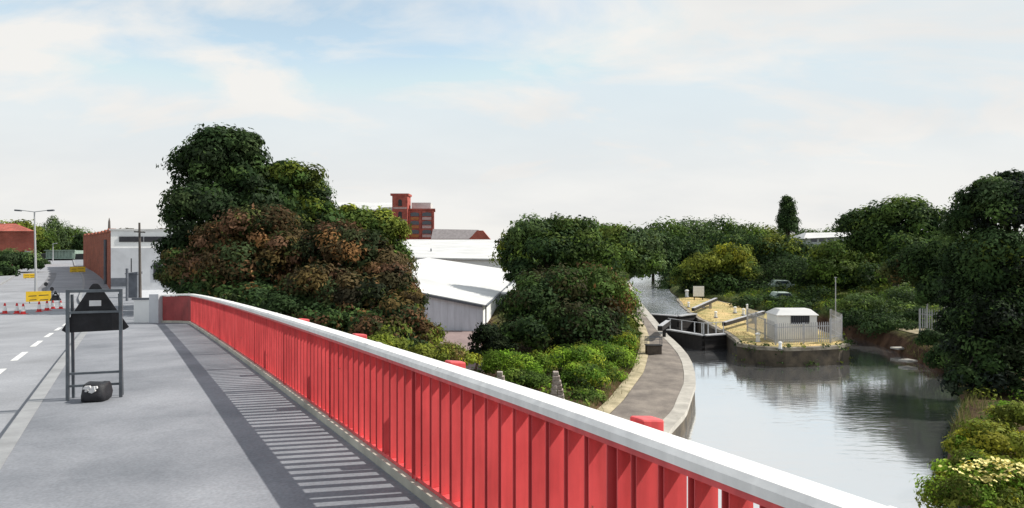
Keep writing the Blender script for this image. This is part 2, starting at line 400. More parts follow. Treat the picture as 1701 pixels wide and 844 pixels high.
m = bpy.data.materials.new('canal_water'); m.use_nodes = True
n, l = m.node_tree.nodes, m.node_tree.links
b = n['Principled BSDF']; b.inputs['Base Color'].default_value = (.86, .88, .90, 1); b.inputs['Roughness'].default_value = .07; b.inputs['Metallic'].default_value = .95

geo = n.new('ShaderNodeNewGeometry'); mpn = n.new('ShaderNodeMapping'); mpn.inputs['Scale'].default_value = (.55, 1.6, 1); l.new(geo.outputs['Position'], mpn.inputs[0])
n1w = n.new('ShaderNodeTexNoise'); n1w.inputs['Scale'].default_value = 1.6; n1w.inputs['Detail'].default_value = 5; n1w.inputs['Distortion'].default_value = .6; l.new(mpn.outputs[0], n1w.inputs['Vector'])
n2w = n.new('ShaderNodeTexNoise'); n2w.inputs['Scale'].default_value = .14; n2w.inputs['Detail'].default_value = 3; l.new(geo.outputs['Position'], n2w.inputs['Vector'])
mrw = n.new('ShaderNodeMapRange'); mrw.inputs[1].default_value = .42; mrw.inputs[2].default_value = .62; mrw.inputs[3].default_value = .06; mrw.inputs[4].default_value = .19; l.new(n2w.outputs[0], mrw.inputs[0])
bp = n.new('ShaderNodeBump'); bp.inputs['Distance'].default_value = .075; l.new(mrw.outputs[0], bp.inputs['Strength']); l.new(n1w.outputs[0], bp.inputs['Height']); l.new(bp.outputs[0], b.inputs['Normal'])
M_WATER = m
M_RIPPLE = m.copy(); M_RIPPLE.name = 'rippled_water'
for x_ in M_RIPPLE.node_tree.nodes:
    if x_.type == 'MAP_RANGE': x_.inputs[3].default_value, x_.inputs[4].default_value = .55, .8
    if x_.type == 'BUMP': x_.inputs['Distance'].default_value = .25
    if x_.type == 'BSDF_PRINCIPLED': x_.inputs['Roughness'].default_value = .14
w_ = MB(); w_.add([(-40, -40, 0), (45, -40, 0), (45, 67.2, 0), (-40, 67.2, 0)], [(0, 1, 2, 3)])
tag(w_.build('canal_water', M_WATER), kind='structure')
w_ = MB(); up = [(13.2, 65.6), (17.9, 65.6)]
w_.add([(9, 66.2, 1.2), (22, 66.2, 1.2), (38, 100, 1.2), (80, 215, 1.2), (30, 215, 1.2), (9, 130, 1.2)], [(0, 1, 2, 3, 4, 5)])
tag(w_.build('upper_canal_water', M_RIPPLE), kind='structure')

# ------------------------------------------------------------------ road and pavement
def ribbon(name, m, s0, s1, t0, t1, dz, step=2.0, nt=2, kind='structure'):
    q = MB(); ss = frange(s0, s1, int((s1 - s0) / step) + 2)
    q.strip([[P(s, t, dz) for t in frange(t0, t1, nt)] for s in ss])
    return tag(q.build(name, m), kind=kind)
q = MB(); q.strip([[P(s, t, -.12) for t in (-8.2, tk(s))] for s in frange(-25, 240, 130)])
tag(q.build('road', M_ROAD), kind='structure')
q = MB(); ss = frange(-25, 29.5, 40)
for a, b_ in zip(ss[:-1], ss[1:]):
    q.hexa([P(a, -.9, -.3), P(a, 2.3, -.3), P(b_, 2.3, -.3), P(b_, -.9, -.3)], [P(a, -.9), P(a, 2.3), P(b_, 2.3), P(b_, -.9)])
tag(q.build('pavement', M_PAVE), kind='structure')
q = MB(); q.strip([[P(s, t, .0) for t in (tk(s) + .16, .9)] for s in frange(29.5, 235, 90)])
tag(q.build('far_pavement', M_PAVE), kind='structure')
q = MB(); q.strip([[P(s, t, -.02) for t in frange(.9, 8.5, 5)] for s in frange(29.5, 60, 20)])
tag(q.build('forecourt', M_LGREY), kind='structure')
q = MB(); ss = frange(-25, 235, 180)
for a, b_ in zip(ss[:-1], ss[1:]):
    q.hexa([P(a, tk(a), -.3), P(a, tk(a) + .16, -.3), P(b_, tk(b_) + .16, -.3), P(b_, tk(b_), -.3)], [P(a, tk(a), .006), P(a, tk(a) + .16, .006), P(b_, tk(b_) + .16, .006), P(b_, tk(b_), .006)])
tag(q.build('kerb', M_KERB), kind='structure')
q = MB(); ss = frange(10, 235, 150)
for a, b_ in zip(ss[:-1], ss[1:]):
    q.hexa([P(a, -8.4, -.3), P(a, -8.2, -.3), P(b_, -8.2, -.3), P(b_, -8.4, -.3)], [P(a, -8.4, 0), P(a, -8.2, 0), P(b_, -8.2, 0), P(b_, -8.4, 0)])
tag(q.build('far_kerb', M_KERB), kind='structure')
q = MB(); q.strip([[P(s, t, -.004) for t in (-10.2, -8.4)] for s in frange(10, 235, 120)])
tag(q.build('left_pavement', M_ROAD), kind='structure')
q = MB()
s = -6.0
while s < 36:
    a, b_ = s, s + 1.9
    q.strip([[P(x, t, -.116) for t in (-2.0, -1.88)] for x in (a, (a + b_) / 2, b_)])
    s += 3.3
tag(q.build('lane_marking', M_PAINTW), kind='structure')
q = MB(); q.strip([[P(s, t, -.115) for t in (-5.3, -4.6)] for s in frange(56, 96, 14)])
tag(q.build('road_patch', mat('old_tarmac', (.19, .19, .2), .9, .2, 1.0)), kind='structure')

# the bridge under the road
br = thing('road_bridge', 'low bridge deck carrying road and pavement over the canal', 'bridge', P(0, -3, -1.3))
q = MB(); ss = frange(-25, 11.5, 12)
for a, b_ in zip(ss[:-1], ss[1:]):
    q.hexa([P(a, -8.6, -1.2), P(a, 2.28, -1.2), P(b_, 2.28, -1.2), P(b_, -8.6, -1.2)], [P(a, -8.6, -.305), P(a, 2.28, -.305), P(b_, 2.28, -.305), P(b_, -8.6, -.305)])
q.build('deck_girder', M_REDOLD, br)
q = MB(); q.hexa([P(11, -8.6, -8.2), P(11, 2.26, -8.2), P(12.2, 2.26, -8.2), P(12.2, -8.6, -8.2)], [P(11, -8.6, -.31), P(11, 2.26, -.31), P(12.2, 2.26, -.31), P(12.2, -8.6, -.31)])
q.build('abutment', M_REDBRICK, br)

# ------------------------------------------------------------------ parapet
TP, RH = 1.93, .96          # offset of the fins' middle, height of the rail's top
par = thing('bridge_parapet', 'long red bridge parapet of upright fins under a white handrail', 'parapet', P(12, TP))
S0, S1, PITCH = -.6, 24.5, .170
CURVE = [(24.6, TP), (25.0, TP - .05), (25.4, TP - .19), (25.8, TP - .42), (26.2, TP - .75)]       # the far end turns in towards the pavement
PATH = [(a, TP) for a in frange(S0 - .4, 24.6, 50)[:-1]] + CURVE
def path_bar(name, path, prof, m):      # prof: (sideways, up) outline swept along the path
    n_ = len(prof); rows = []
    for i, (a, t) in enumerate(path):
        p0, p1 = path[max(0, i - 1)], path[min(len(path) - 1, i + 1)]
        e = Vector((p1[0] - p0[0], p1[1] - p0[1])).normalized()
        rows.append([P(a - e.y * w, t + e.x * w, z) for w, z in prof])
    q = MB()
    q.add([p for r_ in rows for p in r_], [(i * n_ + j, i * n_ + (j + 1) % n_, (i + 1) * n_ + (j + 1) % n_, (i + 1) * n_ + j) for i in range(len(rows) - 1) for j in range(n_)])
    q.f += [tuple(range(n_)), tuple(range((len(rows) - 1) * n_, len(rows) * n_))]
    return q.build(name, m, par)
path_bar('plinth', PATH, [(-.10, -.02), (.35, -.02), (.35, .07), (-.10, .07)], M_PLINTH)
path_bar('handrail', PATH, [(w, RH - .075 + z) for w, z in [(-.085, .018), (.085, .018), (.085, .054), (.062, .075), (-.062, .075), (-.085, .054)]], M_RAILW)
for p in np.arange(1.2, 24, 2.38 * 2):
    q = MB(); q.hexa([P(p - .05, TP - .088, RH - .056), P(p - .05, TP + .088, RH - .056), P(p + .05, TP + .088, RH - .056), P(p + .05, TP - .088, RH - .056)], [P(p - .05, TP - .064, RH + .004), P(p - .05, TP + .064, RH + .004), P(p + .05, TP + .064, RH + .004), P(p + .05, TP - .064, RH + .004)])
    q.build('rail_sleeve', M_RAILW, par)
def railbar(name, z0, z1, t0, t1, m):
    q = MB(); ss = frange(S0 - .2, S1, 50)
    for a, b_ in zip(ss[:-1], ss[1:]):
        q.hexa([P(a, t0, z0), P(a, t1, z0), P(b_, t1, z0), P(b_, t0, z0)], [P(a, t0, z1), P(a, t1, z1), P(b_, t1, z1), P(b_, t0, z1)])
    return q.build(name, m, par)
railbar('top_rail', RH - .088, RH - .058, TP - .07, TP + .07, M_RED)
railbar('bottom_rail', .072, .10, TP - .055, TP + .055, M_RED)
posts = [S0 + 2.38 * i + .15 + .0 for i in range(12)]
posts = [p + (2.43 - (S0 + .15 + 2.38)) for p in posts][:11]        # one post at s = 2.43
def channel(q, s, hw, t0, t1, z0, z1, th):      # folded channel, shape made up so its open pavement side falls dark
    for a, b_, ta, tb in ((s - hw, s - hw + th, t0, t1), (s + hw - th, s + hw, t0, t1), (s - hw + th, s + hw - th, t1 - th, t1)):
        q.hexa([P(a, ta, z0), P(a, tb, z0), P(b_, tb, z0), P(b_, ta, z0)], [P(a, ta, z1), P(a, tb, z1), P(b_, tb, z1), P(b_, ta, z1)])
    return q
far_fins = MB(); nf = 0
s = S0
while s < S1:
    if min(abs(s - p) for p in posts) > .06:
        q = channel(MB() if nf < 100 else far_fins, s, .019, TP - .06, TP + .06, .102, RH - .09, .004)
        if nf < 100: q.build('baluster', M_RED, par)
        nf += 1
    s += PITCH
tag(far_fins.build('baluster', M_RED, par), kind='stuff')
for p in posts: channel(MB(), p, .04, TP - .066, TP + .07, .068, RH - .074, .006).build('post', M_RED, par)
for p in (2.86, 5.3, 8.0, 10.9):        # raking stays outside the rail: red heads seen above it
    q = MB()
    a, b_ = (p - .055, p + .055)
    q.hexa([P(a, 2.35, -1.1), P(a, 2.5, -1.1), P(b_, 2.5, -1.1), P(b_, 2.35, -1.1)], [P(a, 2.35, .85), P(a, 2.5, .83), P(b_, 2.5, .83), P(b_, 2.35, .85)])
    q.build('stay_head', M_RED, par, bevel=.012)
tag(path_bar('end_panel', CURVE, [(-.05, .072), (.05, .072), (.05, RH - .073), (-.05, RH - .073)], M_REDOLD), label='plain weathered red end panel')
pw = thing('parapet_end_wall', 'short pale wall with grey pier closing the red parapet', 'wall', P(26.6, .9))
def slab(q, a, b_, w, z0, z1):
    (s0, t0), (s1, t1) = a, b_
    e = Vector((s1 - s0, t1 - t0)).normalized(); n_ = Vector((-e.y, e.x)) * w / 2
    c = [(s0 - n_.x, t0 - n_.y), (s0 + n_.x, t0 + n_.y), (s1 + n_.x, t1 + n_.y), (s1 - n_.x, t1 - n_.y)]
    return q.hexa([P(x, y, z0) for x, y in c], [P(x, y, z1) for x, y in c])
slab(MB(), (26.22, 1.13), (26.6, .86), .3, -.02, RH + .01).build('pier', M_LGREY, pw, bevel=.015)
slab(MB(), (26.61, .85), (27.3, .36), .16, -.02, .78).build('wall_panel', M_WHITE, pw)
slab(MB(), (26.61, .85), (27.36, .32), .22, .782, .85).build('coping', M_DARKG, pw)

# ------------------------------------------------------------------ temporary traffic furniture
def sign_frame(name, label, cat, loc, rz, h, w, sign_rel, group=None):
    """steel trestle with a triangular plate seen from behind"""
    t = thing(name, label, cat, (0, 0, 0), group)
    r = .016 * h / 1.2
    for sx in (-1, 1):
        q = MB().bar((sx * w / 2, 0, 0), (sx * w / 2, 0, h), r * 2, r * 2); q.build('front_leg', M_GREYM, t)
        q = MB().bar((sx * (w / 2 - .03), .05 * h, h * .98), (sx * (w / 2 - .02), .12 * h, 0), r * 1.7, r * 1.7); q.build('rear_leg', M_GREYM, t)
    q = MB()
    q.bar((-w / 2 - r, 0, h + r), (w / 2 + r, 0, h + r), r * 2, r * 2)
    q.build('top_bar', M_GREYM, t)
    for zz in (.815, .245, .13):
        q = MB().bar((-w / 2 + r, 0, h * zz), (w / 2 - r, 0, h * zz), r * 1.5, r * 1.5); q.build('cross_bar', M_GREYM, t)
    zb, za, hw = sign_rel
    q = MB(); rr = .05 * h
    y0 = r * 2
    pts = [(-hw + rr * .3, zb + rr * .2), (-hw + rr, zb - rr * .3), (hw - rr, zb - rr * .1), (hw - rr * .2, zb + rr * .4), (rr * .7, za - rr * .35), (rr * .35, za), (-rr * .35, za), (-rr * .7, za - rr * .35)]
    q.plate([(a, y0, b) for a, b in pts], (0, .012, 0))
    pl = q.build('sign_plate', M_BLACK, t)
    q = MB(); q.box((.0, y0 - .004, zb + (za - zb) * .58), (hw * .34, .005, (za - zb) * .12)); q.build('label_sticker', M_LABEL, pl)
    t.location = loc; t.rotation_euler.z = rz
    return t
pt = on_road(157, 663, 0.0)
HS = 177 / F * pt.y
sign_frame('trestle_road_sign', 'black back of a triangular roadworks sign on grey trestle standing on the pavement', 'road sign', pt, R(17), HS, 78 / F * pt.y, (HS * .64, HS * 1.08, .40))
sb = on_road(155, 667, 0.0)
q = MB(); k_ = sb.y / F
prof = []
for i, (w, d, z) in enumerate([(17, .10, 0), (20, .14, 2), (20.5, .15, 12), (19, .13, 24), (18, .10, 29), (12, .05, 30.5)]):
    prof.append((w * k_, d, z * k_))
for w, d, z in prof:
    for a in range(14):
        an = 2 * math.pi * a / 14
        c_, s_ = math.cos(an), math.sin(an)
        e = .42
        q.v.append((math.copysign(abs(c_) ** e, c_) * w * (1 + .05 * math.sin(5 * an + z * 60)), math.copysign(abs(s_) ** e, s_) * d, z + .006 * math.sin(3 * an)))
for i in range(len(prof) - 1):
    for a in range(14): q.f.append((i * 14 + a, i * 14 + (a + 1) % 14, (i + 1) * 14 + (a + 1) % 14, (i + 1) * 14 + a))
q.f.append(tuple(range(13, -1, -1))); q.f.append(tuple(range(70, 84)))
bag = thing('sandbag', 'black sandbag with white patches weighing down the near trestle sign', 'sandbag')
bo = q.build('bag_body', M_BAG, bag, smooth=True)
q = MB()
for (a, b_, ww, hh) in ((-5, 26, 14, 6), (3, 22, 11, 11), (8, 25, 6, 5), (-7, 21, 5, 5)):
    pts = [(a - ww / 2, b_ - hh / 3), (a, b_ - hh / 2), (a + ww / 2, b_ - hh / 5), (a + ww / 3, b_ + hh / 2), (a - ww / 4, b_ + hh / 2.4)]
    q.plate([(x * k_, -.155 - (0.002 * ww), y * k_) for x, y in pts], (0, .03, 0))
q.build('white_patch', M_LABEL, bag)
bag.scale = (.95, 1.05, 1.0); bag.location = sb + Vector((0, .07, 0)); bag.rotation_euler.z = R(8)

cone0 = thing('traffic_cone', '', 'traffic cone', (0, 0, 0), 'traffic cones across the road')
q = MB(); q.box((0, 0, .012), (.3, .3, .024)); q.build('base', M_CONR, cone0)
q = MB(); q.lathe((0, 0, .024), [(.115, 0), (.098, .12)]); q.build('lower_band', M_CONR, cone0)
q = MB(); q.lathe((0, 0, .145), [(.096, 0), (.06, .24)]); q.build('white_sleeve', M_CONW, cone0)
q = MB(); q.lathe((0, 0, .386), [(.059, 0), (.036, .13), (.026, .14)]); q.build('tip', M_CONR, cone0)
cones = [(8, 521, 'leftmost red and white cone, at the picture edge'), (28, 521, 'red and white cone, left of a close pair'), (38.5, 522, 'red and white cone, right of a close pair'),
         (65, 518, 'red and white cone in front of the near yellow board'), (78, 516, 'red and white cone under the right end of the near yellow board'),
         (88, 513, 'mostly white cone at the left foot of the far trestle sign'), (101, 513, 'rightmost traffic cone, right of the far trestle sign')]
for i, (u, v, lb) in enumerate(cones):
    c = cone0 if i == 0 else copy_tree(cone0)
    c.location = on_road(u, v); c['label'] = lb; c.rotation_euler.z = i * .7
    sc = 1.0 if i < 5 else .85
    c.scale = (sc, sc, sc)
def yellow_board(u, v, wpx, hpx, label):
    p = on_road(u, v); k = p.y / F
    w, h = wpx * k, hpx * k
    t = thing('yellow_road_board', label, 'road sign', (0, 0, 0), 'yellow roadworks boards')
    q = MB()
    for sx in (-1, 1): MB().bar((sx * w * .36, .03, 0), (sx * w * .36, .03, h * .55), .04, .04).build('leg', M_GREYM, t)
    pl = MB().box((0, 0, h * .58), (w, .03, h * .84)).build('board', M_YEL, t, bevel=.006)
    q = MB()
    for (a, b_, ww) in ((-.24, .62, .34), (.2, .66, .42), (-.22, .3, .3), (.22, .28, .36)):
        q.plate([(w * (a - ww / 2), -.02, h * (b_ - .03)), (w * (a + ww / 2), -.02, h * (b_ - .01)), (w * (a + ww / 2 * .9), -.02, h * (b_ + .05)), (w * (a - ww / 2 * .8), -.02, h * (b_ + .03))], (0, .004, 0))
    q.build('black_lettering', M_DARK, pl)
    t.location = p; t.rotation_euler.z = R(26)
yellow_board(64, 504, 35, 20, 'large yellow board with black marks behind the cones')
yellow_board(50, 463.5, 19, 9, 'small yellow board on the far left of the road')
yellow_board(129, 454, 22, 11, 'small yellow board by the long brick wall')
p2 = on_road(92, 508)
k2 = p2.y / F
sign_frame('trestle_road_sign', 'small grey trestle sign among the cones on the road', 'road sign', p2, R(25), 22 * k2, 11 * k2, (22 * k2 * .4, 22 * k2 * 1.12, 8.5 * k2))
for (u, v, vb, lb) in ((77, 472, 494, 'dark round sign on thin post, further up the road'), (87, 480, 503, 'dark round sign on thin post beside the far trestle sign')):
    p = on_road(u, vb); k = p.y / F
    t = thing('round_road_sign', lb, 'road sign', p, 'dark round road signs')
    MB().tube(p, p + Vector((0, 0, (vb - v) * k)), .025).build('post', M_GREYM, t)
    c = p + Vector((0, -.03, (vb - v) * k)); MB().tube(c, c + Vector((0, -.02, 0)), 3.4 * k, n=16).build('sign_disc', M_DARK, t)

# ------------------------------------------------------------------ lamps and poles
p = on_road(59.5, 484); k = p.y / F; hl = 132 * k
t = thing('street_lamp', 'tall pale double-armed street lamp in the middle of the road', 'street lamp', p)
MB().chain([p, p + Vector((0, 0, 1.2)), p + Vector((-.1, 0, hl))], [.11, .08, .05], 10).build('column', M_LAMP, t)
top = p + Vector((-.1, 0, hl))
for sx in (-1, 1):
    e = top + Vector((sx * 23 * k, 0, .12)); MB().tube(top, e, .03).build('arm', M_LAMP, t)
    q = MB(); q.bar(e - Vector((sx * .05, 0, .03)), e + Vector((sx * .42, 0, 0)), .2, .12); q.build('lantern', M_DARKG, t, bevel=.03)
tip = on_road(88, 435); k = tip.y / F
t = thing('street_lamp', 'small distant pale street lamp before the green bridge', 'street lamp', tip)
MB().tube(tip, tip + Vector((0, 0, 30 * k)), .09, .05).build('column', M_LAMP, t)
MB().bar(tip + Vector((-.05, 0, 30 * k)), tip + Vector((.7, 0, 30 * k + .1)), .15, .1).build('lantern', M_LAMP, t)
p = on_road(233, 503, 0); k = p.y / F
t = thing('utility_pole', 'tall dark timber pole with one crossarm before the white building', 'pole', p)
MB().chain([p, p + Vector((-.05, 0, 133 * k))], [.085, .055], 10).build('mast', M_WOODP, t)
MB().bar(p + Vector((-.35, 0, 118 * k)), p + Vector((.28, 0, 117 * k)), .06, .07).build('crossarm', M_WOODP, t)
p = on_road(211, 500, 0); k = p.y / F
t = thing('post', 'stout dark post left of the tall timber pole', 'post', p)
MB().tube(p, p + Vector((0, 0, 52 * k)), .075, .075, 10).build('shaft', M_DARKG, t)
MB().lathe(p + Vector((0, 0, 52 * k)), [(.085, 0), (.085, .05), (.03, .09)], 10).build('cap', M_DARKG, t)
p = W(222, 478, 44); zg = zfoot(49) - .02
t = thing('equipment_cabinet', 'slate grey roadside cabinet beside the tall timber pole', 'cabinet', (p.x, p.y, zg))
MB().box((p.x, p.y, zg + .75), (.72, .5, 1.5)).build('cabinet_body', M_DARKG, t, bevel=.02)
MB().prism([(p.x - .4, p.y - .3), (p.x + .4, p.y - .3), (p.x + .4, p.y + .3), (p.x - .4, p.y + .3)], zg + 1.502, [zg + 1.56, zg + 1.66, zg + 1.66, zg + 1.56]).build('sloping_lid', M_DARKG, t)
MB().box((p.x, p.y - .255, zg + .72), (.6, .012, 1.3)).build('door', M_DARKG, t)
MB().tube((p.x - .15, p.y, zg + 1.62), (p.x - .15, p.y, zg + 2.5), .035).build('vent_pipe', M_DARK, t)

# ------------------------------------------------------------------ buildings on the left
def window(parent, c, w, h, n_dir, m=M_GLASS, d=.06, arch=False, frame=None):
    """a window on a wall: c centre on the wall face, n_dir outward horizontal normal"""
    nrm = Vector((n_dir[0], n_dir[1], 0)).normalized(); a = Vector((-nrm.y, nrm.x, 0))
    c = Vector(c)
    pts = [c - a * w / 2 - Vector((0, 0, h / 2)), c + a * w / 2 - Vector((0, 0, h / 2)), c + a * w / 2 + Vector((0, 0, h / 2 * (.55 if arch else 1)))]
    if arch: pts += [c + a * w * .3 + Vector((0, 0, h * .42)), c + Vector((0, 0, h * .5)), c - a * w * .3 + Vector((0, 0, h * .42))]
    pts += [c - a * w / 2 + Vector((0, 0, h / 2 * (.55 if arch else 1)))]
    q = MB(); q.plate([x - nrm * .02 for x in pts], nrm * (d))
    win = q.build('window', m, parent)
    if frame:
        q = MB()
        zt, zb = c.z + h / 2, c.z - h / 2
        q.bar(c - a * w / 2 + Vector((0, 0, -h / 2 - .04)) + nrm * .05, c + a * w / 2 + Vector((0, 0, -h / 2 - .04)) + nrm * .05, .16, .08)
        q.build('sill', frame, win)
    return win
# long rust-brick building along the road
pa, pb = P(60, 0), P(116, 0)
t = thing('brick_building', 'long rust red brick building with its wall along the road', 'building', (pa + pb) / 2 + Vector((2, 0, -.1)))
q = MB()
nseg = 8; ss = frange(59.6, 117, nseg + 1)
bf = lambda s: -.55 - .75 * (s - 59.6) / 57.4
bk = lambda s: bf(s) + .35 + 3.0 * (s - 59.6) / 57.4
zt = 9.15
poly = [P(s, bf(s)).xy for s in ss] + [P(s, bk(s)).xy for s in reversed(ss)]
q.prism([(a.x, a.y) for a in poly], 4.2, zt); q.build('wall', M_ORBRICK, t)
q = MB()
for i in range(nseg):
    a, b_ = ss[i] + .1, ss[i + 1] - .1
    p0, p1, p2_, p3 = P(a, bf(a) - .04), P(b_, bf(b_) - .04), P(b_, bk(b_)), P(a, bk(a))
    mz = zt + .32
    q.hexa([(p0.x, p0.y, zt + .004), (p1.x, p1.y, zt + .004), (p2_.x, p2_.y, zt + .004), (p3.x, p3.y, zt + .004)], [(p0.x, p0.y, zt + .12), ((p0 + (p1 - p0) * .5).x, (p0 + (p1 - p0) * .5).y, mz), ((p3 + (p2_ - p3) * .5).x, (p3 + (p2_ - p3) * .5).y, mz), (p3.x, p3.y, zt + .12)])
q.build('sawtooth_roof', M_ORBRICK, t)
for s in (66.5,):
    a = P(s, bf(s) - .1); MB().tube((a.x, a.y, 4.9), (a.x, a.y, 8.6), .13).build('drainpipe', M_DARKG, t)
q = MB(); p = W(181.5, 390, 56)
q.chain([(p.x, p.y, zt), (p.x, p.y, zt + .9), (p.x, p.y, 10.35)], [.11, .08, .015], 8); q.build('spire', M_WOODP, t)
# white flat-roofed building
SK = .36
x0, yf = W(184, 400, 50).x, 50.0
def fw(u, v, d=0.0):          # a point on the white front seen at photo pixel u, v (d metres in front of it)
    D = (yf - SK * x0) / (1 - SK * (u - U0) / F)
    p = W(u, v, D); return p + Vector((SK, -1, 0)).normalized() * d
e1 = fw(335, 400); x1, y1 = e1.x, e1.y
fn = Vector((SK, -1, 0)).normalized()
bk_ = -fn * 8
t = thing('white_building', 'white flat roofed building with a dark ribbon window behind the pole', 'building', ((x0 + x1) / 2, yf + 4, 4.6))
zt = W(0, 383, 50).z
fp = [(x0, yf), (x1, y1), (x1 + bk_.x, y1 + bk_.y), (x0 + bk_.x, yf + bk_.y)]
MB().prism(fp, 4.2, zt).build('wall', M_WHITE, t)
MB().prism([(x0 - .05, yf - .1), (x1 + .1, y1 - .1), fp[2], fp[3]], zt + .003, zt + .12).build('roof', M_ROOFW, t)
def front_panel(ua, ub, va, vb, d, m_, nm):
    a, b_ = fw(ua, va), fw(ub, vb); z1_, z0_ = W(0, va, 50).z, max(4.25, W(0, vb, 50).z)
    MB().hexa([(a.x, a.y, z0_), (b_.x, b_.y, z0_), (b_.x + fn.x * d, b_.y + fn.y * d, z0_), (a.x + fn.x * d, a.y + fn.y * d, z0_)], [(a.x, a.y, z1_), (b_.x, b_.y, z1_), (b_.x + fn.x * d, b_.y + fn.y * d, z1_), (a.x + fn.x * d, a.y + fn.y * d, z1_)]).build(nm, m_, t)
front_panel(184.3, 334, 412, 500, .05, M_LGREY, 'lower_cladding')
front_panel(198, 238, 393, 402, .06, M_DARK, 'window')
front_panel(239.5, 277, 393, 402, .06, M_DARK, 'window')
front_panel(255, 268, 437, 466, .09, M_DARK, 'door')
front_panel(184.6, 211, 462, 476, .08, M_DARKG, 'low_panel')
front_panel(269, 290, 440, 470, .1, M_WHITE, 'shutter')
for u_ in (290,):
    a = fw(u_, 420, .1); MB().tube((a.x, a.y, 4.7), (a.x, a.y, zt - .05), .05).build('drainpipe', M_LGREY, t)
# red brick house on the left
D0 = 100.0
x1 = W(57, 0, D0).x; x0 = x1 - 10
zt, ze = W(0, 374, D0).z, W(0, 384, D0).z
t = thing('brick_house', 'red brick house with hipped slate roof at left road side', 'house', ((x0 + x1) / 2, D0 + 4, 4.4))
MB().prism([(x0, D0), (x1, D0), (x1 - 6.4, D0 + 8), (x0 - 3, D0 + 8)], 4.0, ze).build('wall', M_REDBRICK, t)
xm = W(25, 0, D0).x
q = MB(); q.add([(x0 - .3, D0 - .25, ze), (x1 + .25, D0 - .25, ze), (x1 - 6.2, D0 + 8.3, ze), (x0 - 3.3, D0 + 8.3, ze), (xm - 2.2, D0 + 3.2, zt + .3), (xm - 6, D0 + 3.2, zt + .3)], [(0, 1, 4, 5), (1, 2, 4), (2, 3, 5, 4), (3, 0, 5), (3, 2, 1, 0)])
q.build('roof', M_REDBRICK, t)
a = W(46, 423, D0); window(t, (a.x, D0, a.z), .85, 1.0, (0, -1), M_LGREY, .06, frame=M_WHITE)
a = W(6, 425, D0); window(t, (a.x, D0, a.z), 1.0, .9, (0, -1), M_GREENM, .06, frame=M_WHITE)
# green rail bridge
D0 = 190.0
x0, x1 = W(40, 0, D0).x, W(165, 0, D0).x
t = thing('rail_bridge', 'pale green girder bridge crossing over the far end of the road', 'bridge', ((x0 + x1) / 2, D0, 0))
zb, zt = W(0, 429, D0).z, W(0, 416.5, D0).z
gx0, gx1 = W(76, 0, D0).x, W(124, 0, D0).x
MB().prism([(gx0, D0), (gx1, D0), (gx1, D0 + 6), (gx0, D0 + 6)], zb, zt).build('girder', M_GREENM, t)
q = MB()
for i in range(9):
    x = gx0 + (gx1 - gx0) * (i + .5) / 9; q.box((x, D0 - .1, (zb + zt) / 2), (.18, .2, zt - zb - .3))
q.build('stiffeners', M_GREENM, t)
q = MB(); q.box(((gx0 + gx1) / 2, D0 - .12, zt + .1), (gx1 - gx0 + .6, .6, .19)); q.box(((gx0 + gx1) / 2, D0 - .12, zb - .1), (gx1 - gx0, .5, .19)); q.build('flanges', M_GREENM, t)
for (a, b_) in ((x0, gx0 + .3), (gx1 - .3, x1)):
    MB().prism([(a, D0 + .3), (b_, D0 + .3), (b_, D0 + 6), (a, D0 + 6)], -1, zb + 1.2).build('abutment', M_DARK, t)
MB().prism([(gx0, D0 + 5.8), (gx1, D0 + 5.8), (gx1, D0 + 6), (gx0, D0 + 6)], -1, zb - .01).build('underpass_shade', M_DARK, t)  # added dark sheet standing in for the shade under the bridge

# ------------------------------------------------------------------ warehouses and mill
t = thing('white_warehouse', 'long low white roofed warehouse with grey gable wall, nearest to the canal', 'warehouse', (-6, 62, 1))
ex0, ex1, yA, yB = -2.56, 1.6, 60.0, 124.0
xr, zr_, ze = -15.0, 5.35, 2.9         # ridge, eave
xl = -27.5
MB().add([(xl, yA, -.5), (ex0, yA, -.5), (ex0, yA, ze), (xr, yA, zr_), (xl, yA, ze), (xl, yB, -.5), (ex1, yB, -.5), (ex1, yB, ze), (xr, yB, zr_), (xl, yB, ze)],
         [(0, 1, 2, 3, 4), (5, 9, 8, 7, 6), (1, 6, 7, 2), (0, 4, 9, 5), (0, 5, 6, 1), (2, 7, 8, 3), (3, 8, 9, 4)]).build('wall', M_BLUEG, t)
q = MB(); ov = .25
sl = (zr_ - ze) / (ex0 - xr)
q.hexa([(ex0 + ov, yA - ov, ze - sl * ov + .004), (ex1 + ov, yB, ze - sl * ov + .004), (xr, yB, zr_ + .004), (xr, yA - ov, zr_ + .004)],
       [(ex0 + ov, yA - ov, ze - sl * ov + .12), (ex1 + ov, yB, ze - sl * ov + .12), (xr, yB, zr_ + .13), (xr, yA - ov, zr_ + .13)])
q.hexa([(xr, yA - ov, zr_ + .003), (xr, yB, zr_ + .003), (xl - ov, yB, ze - .05), (xl - ov, yA - ov, ze - .05)], [(xr, yA - ov, zr_ + .131), (xr, yB, zr_ + .131), (xl - ov, yB, ze + .1), (xl - ov, yA - ov, ze + .1)])
q.build('roof', M_ROOFW, t)
q = MB().bar((ex0 + .02, yA - .3, ze - .06), (xr, yA - .3, zr_ - .04), .05, .2); q.build('verge_board', M_DARKG, t)
MB().prism([(ex0 + .004, yA + .02), (ex0 + .06, yA + .02), (ex0 + .9, 73.6), (ex0 + .84, 73.6)], .4, ze - .1).build('side_cladding', M_WHITE, t)
a = W(752, 470, 95); MB().tube((a.x, a.y, 3.2), (a.x, a.y, 4.3), .12).build('roof_vent', M_DARKG, t)
t = thing('warehouse_annex', 'lower blue grey annex on the right end of the nearest warehouse', 'warehouse', (2, 78, 1))
MB().prism([(-1.6, 74), (3.4, 74), (3.4, 86), (-.85, 86)], .3, [2.8, 2.45, 2.45, 2.8]).build('wall', M_BLUEG, t)
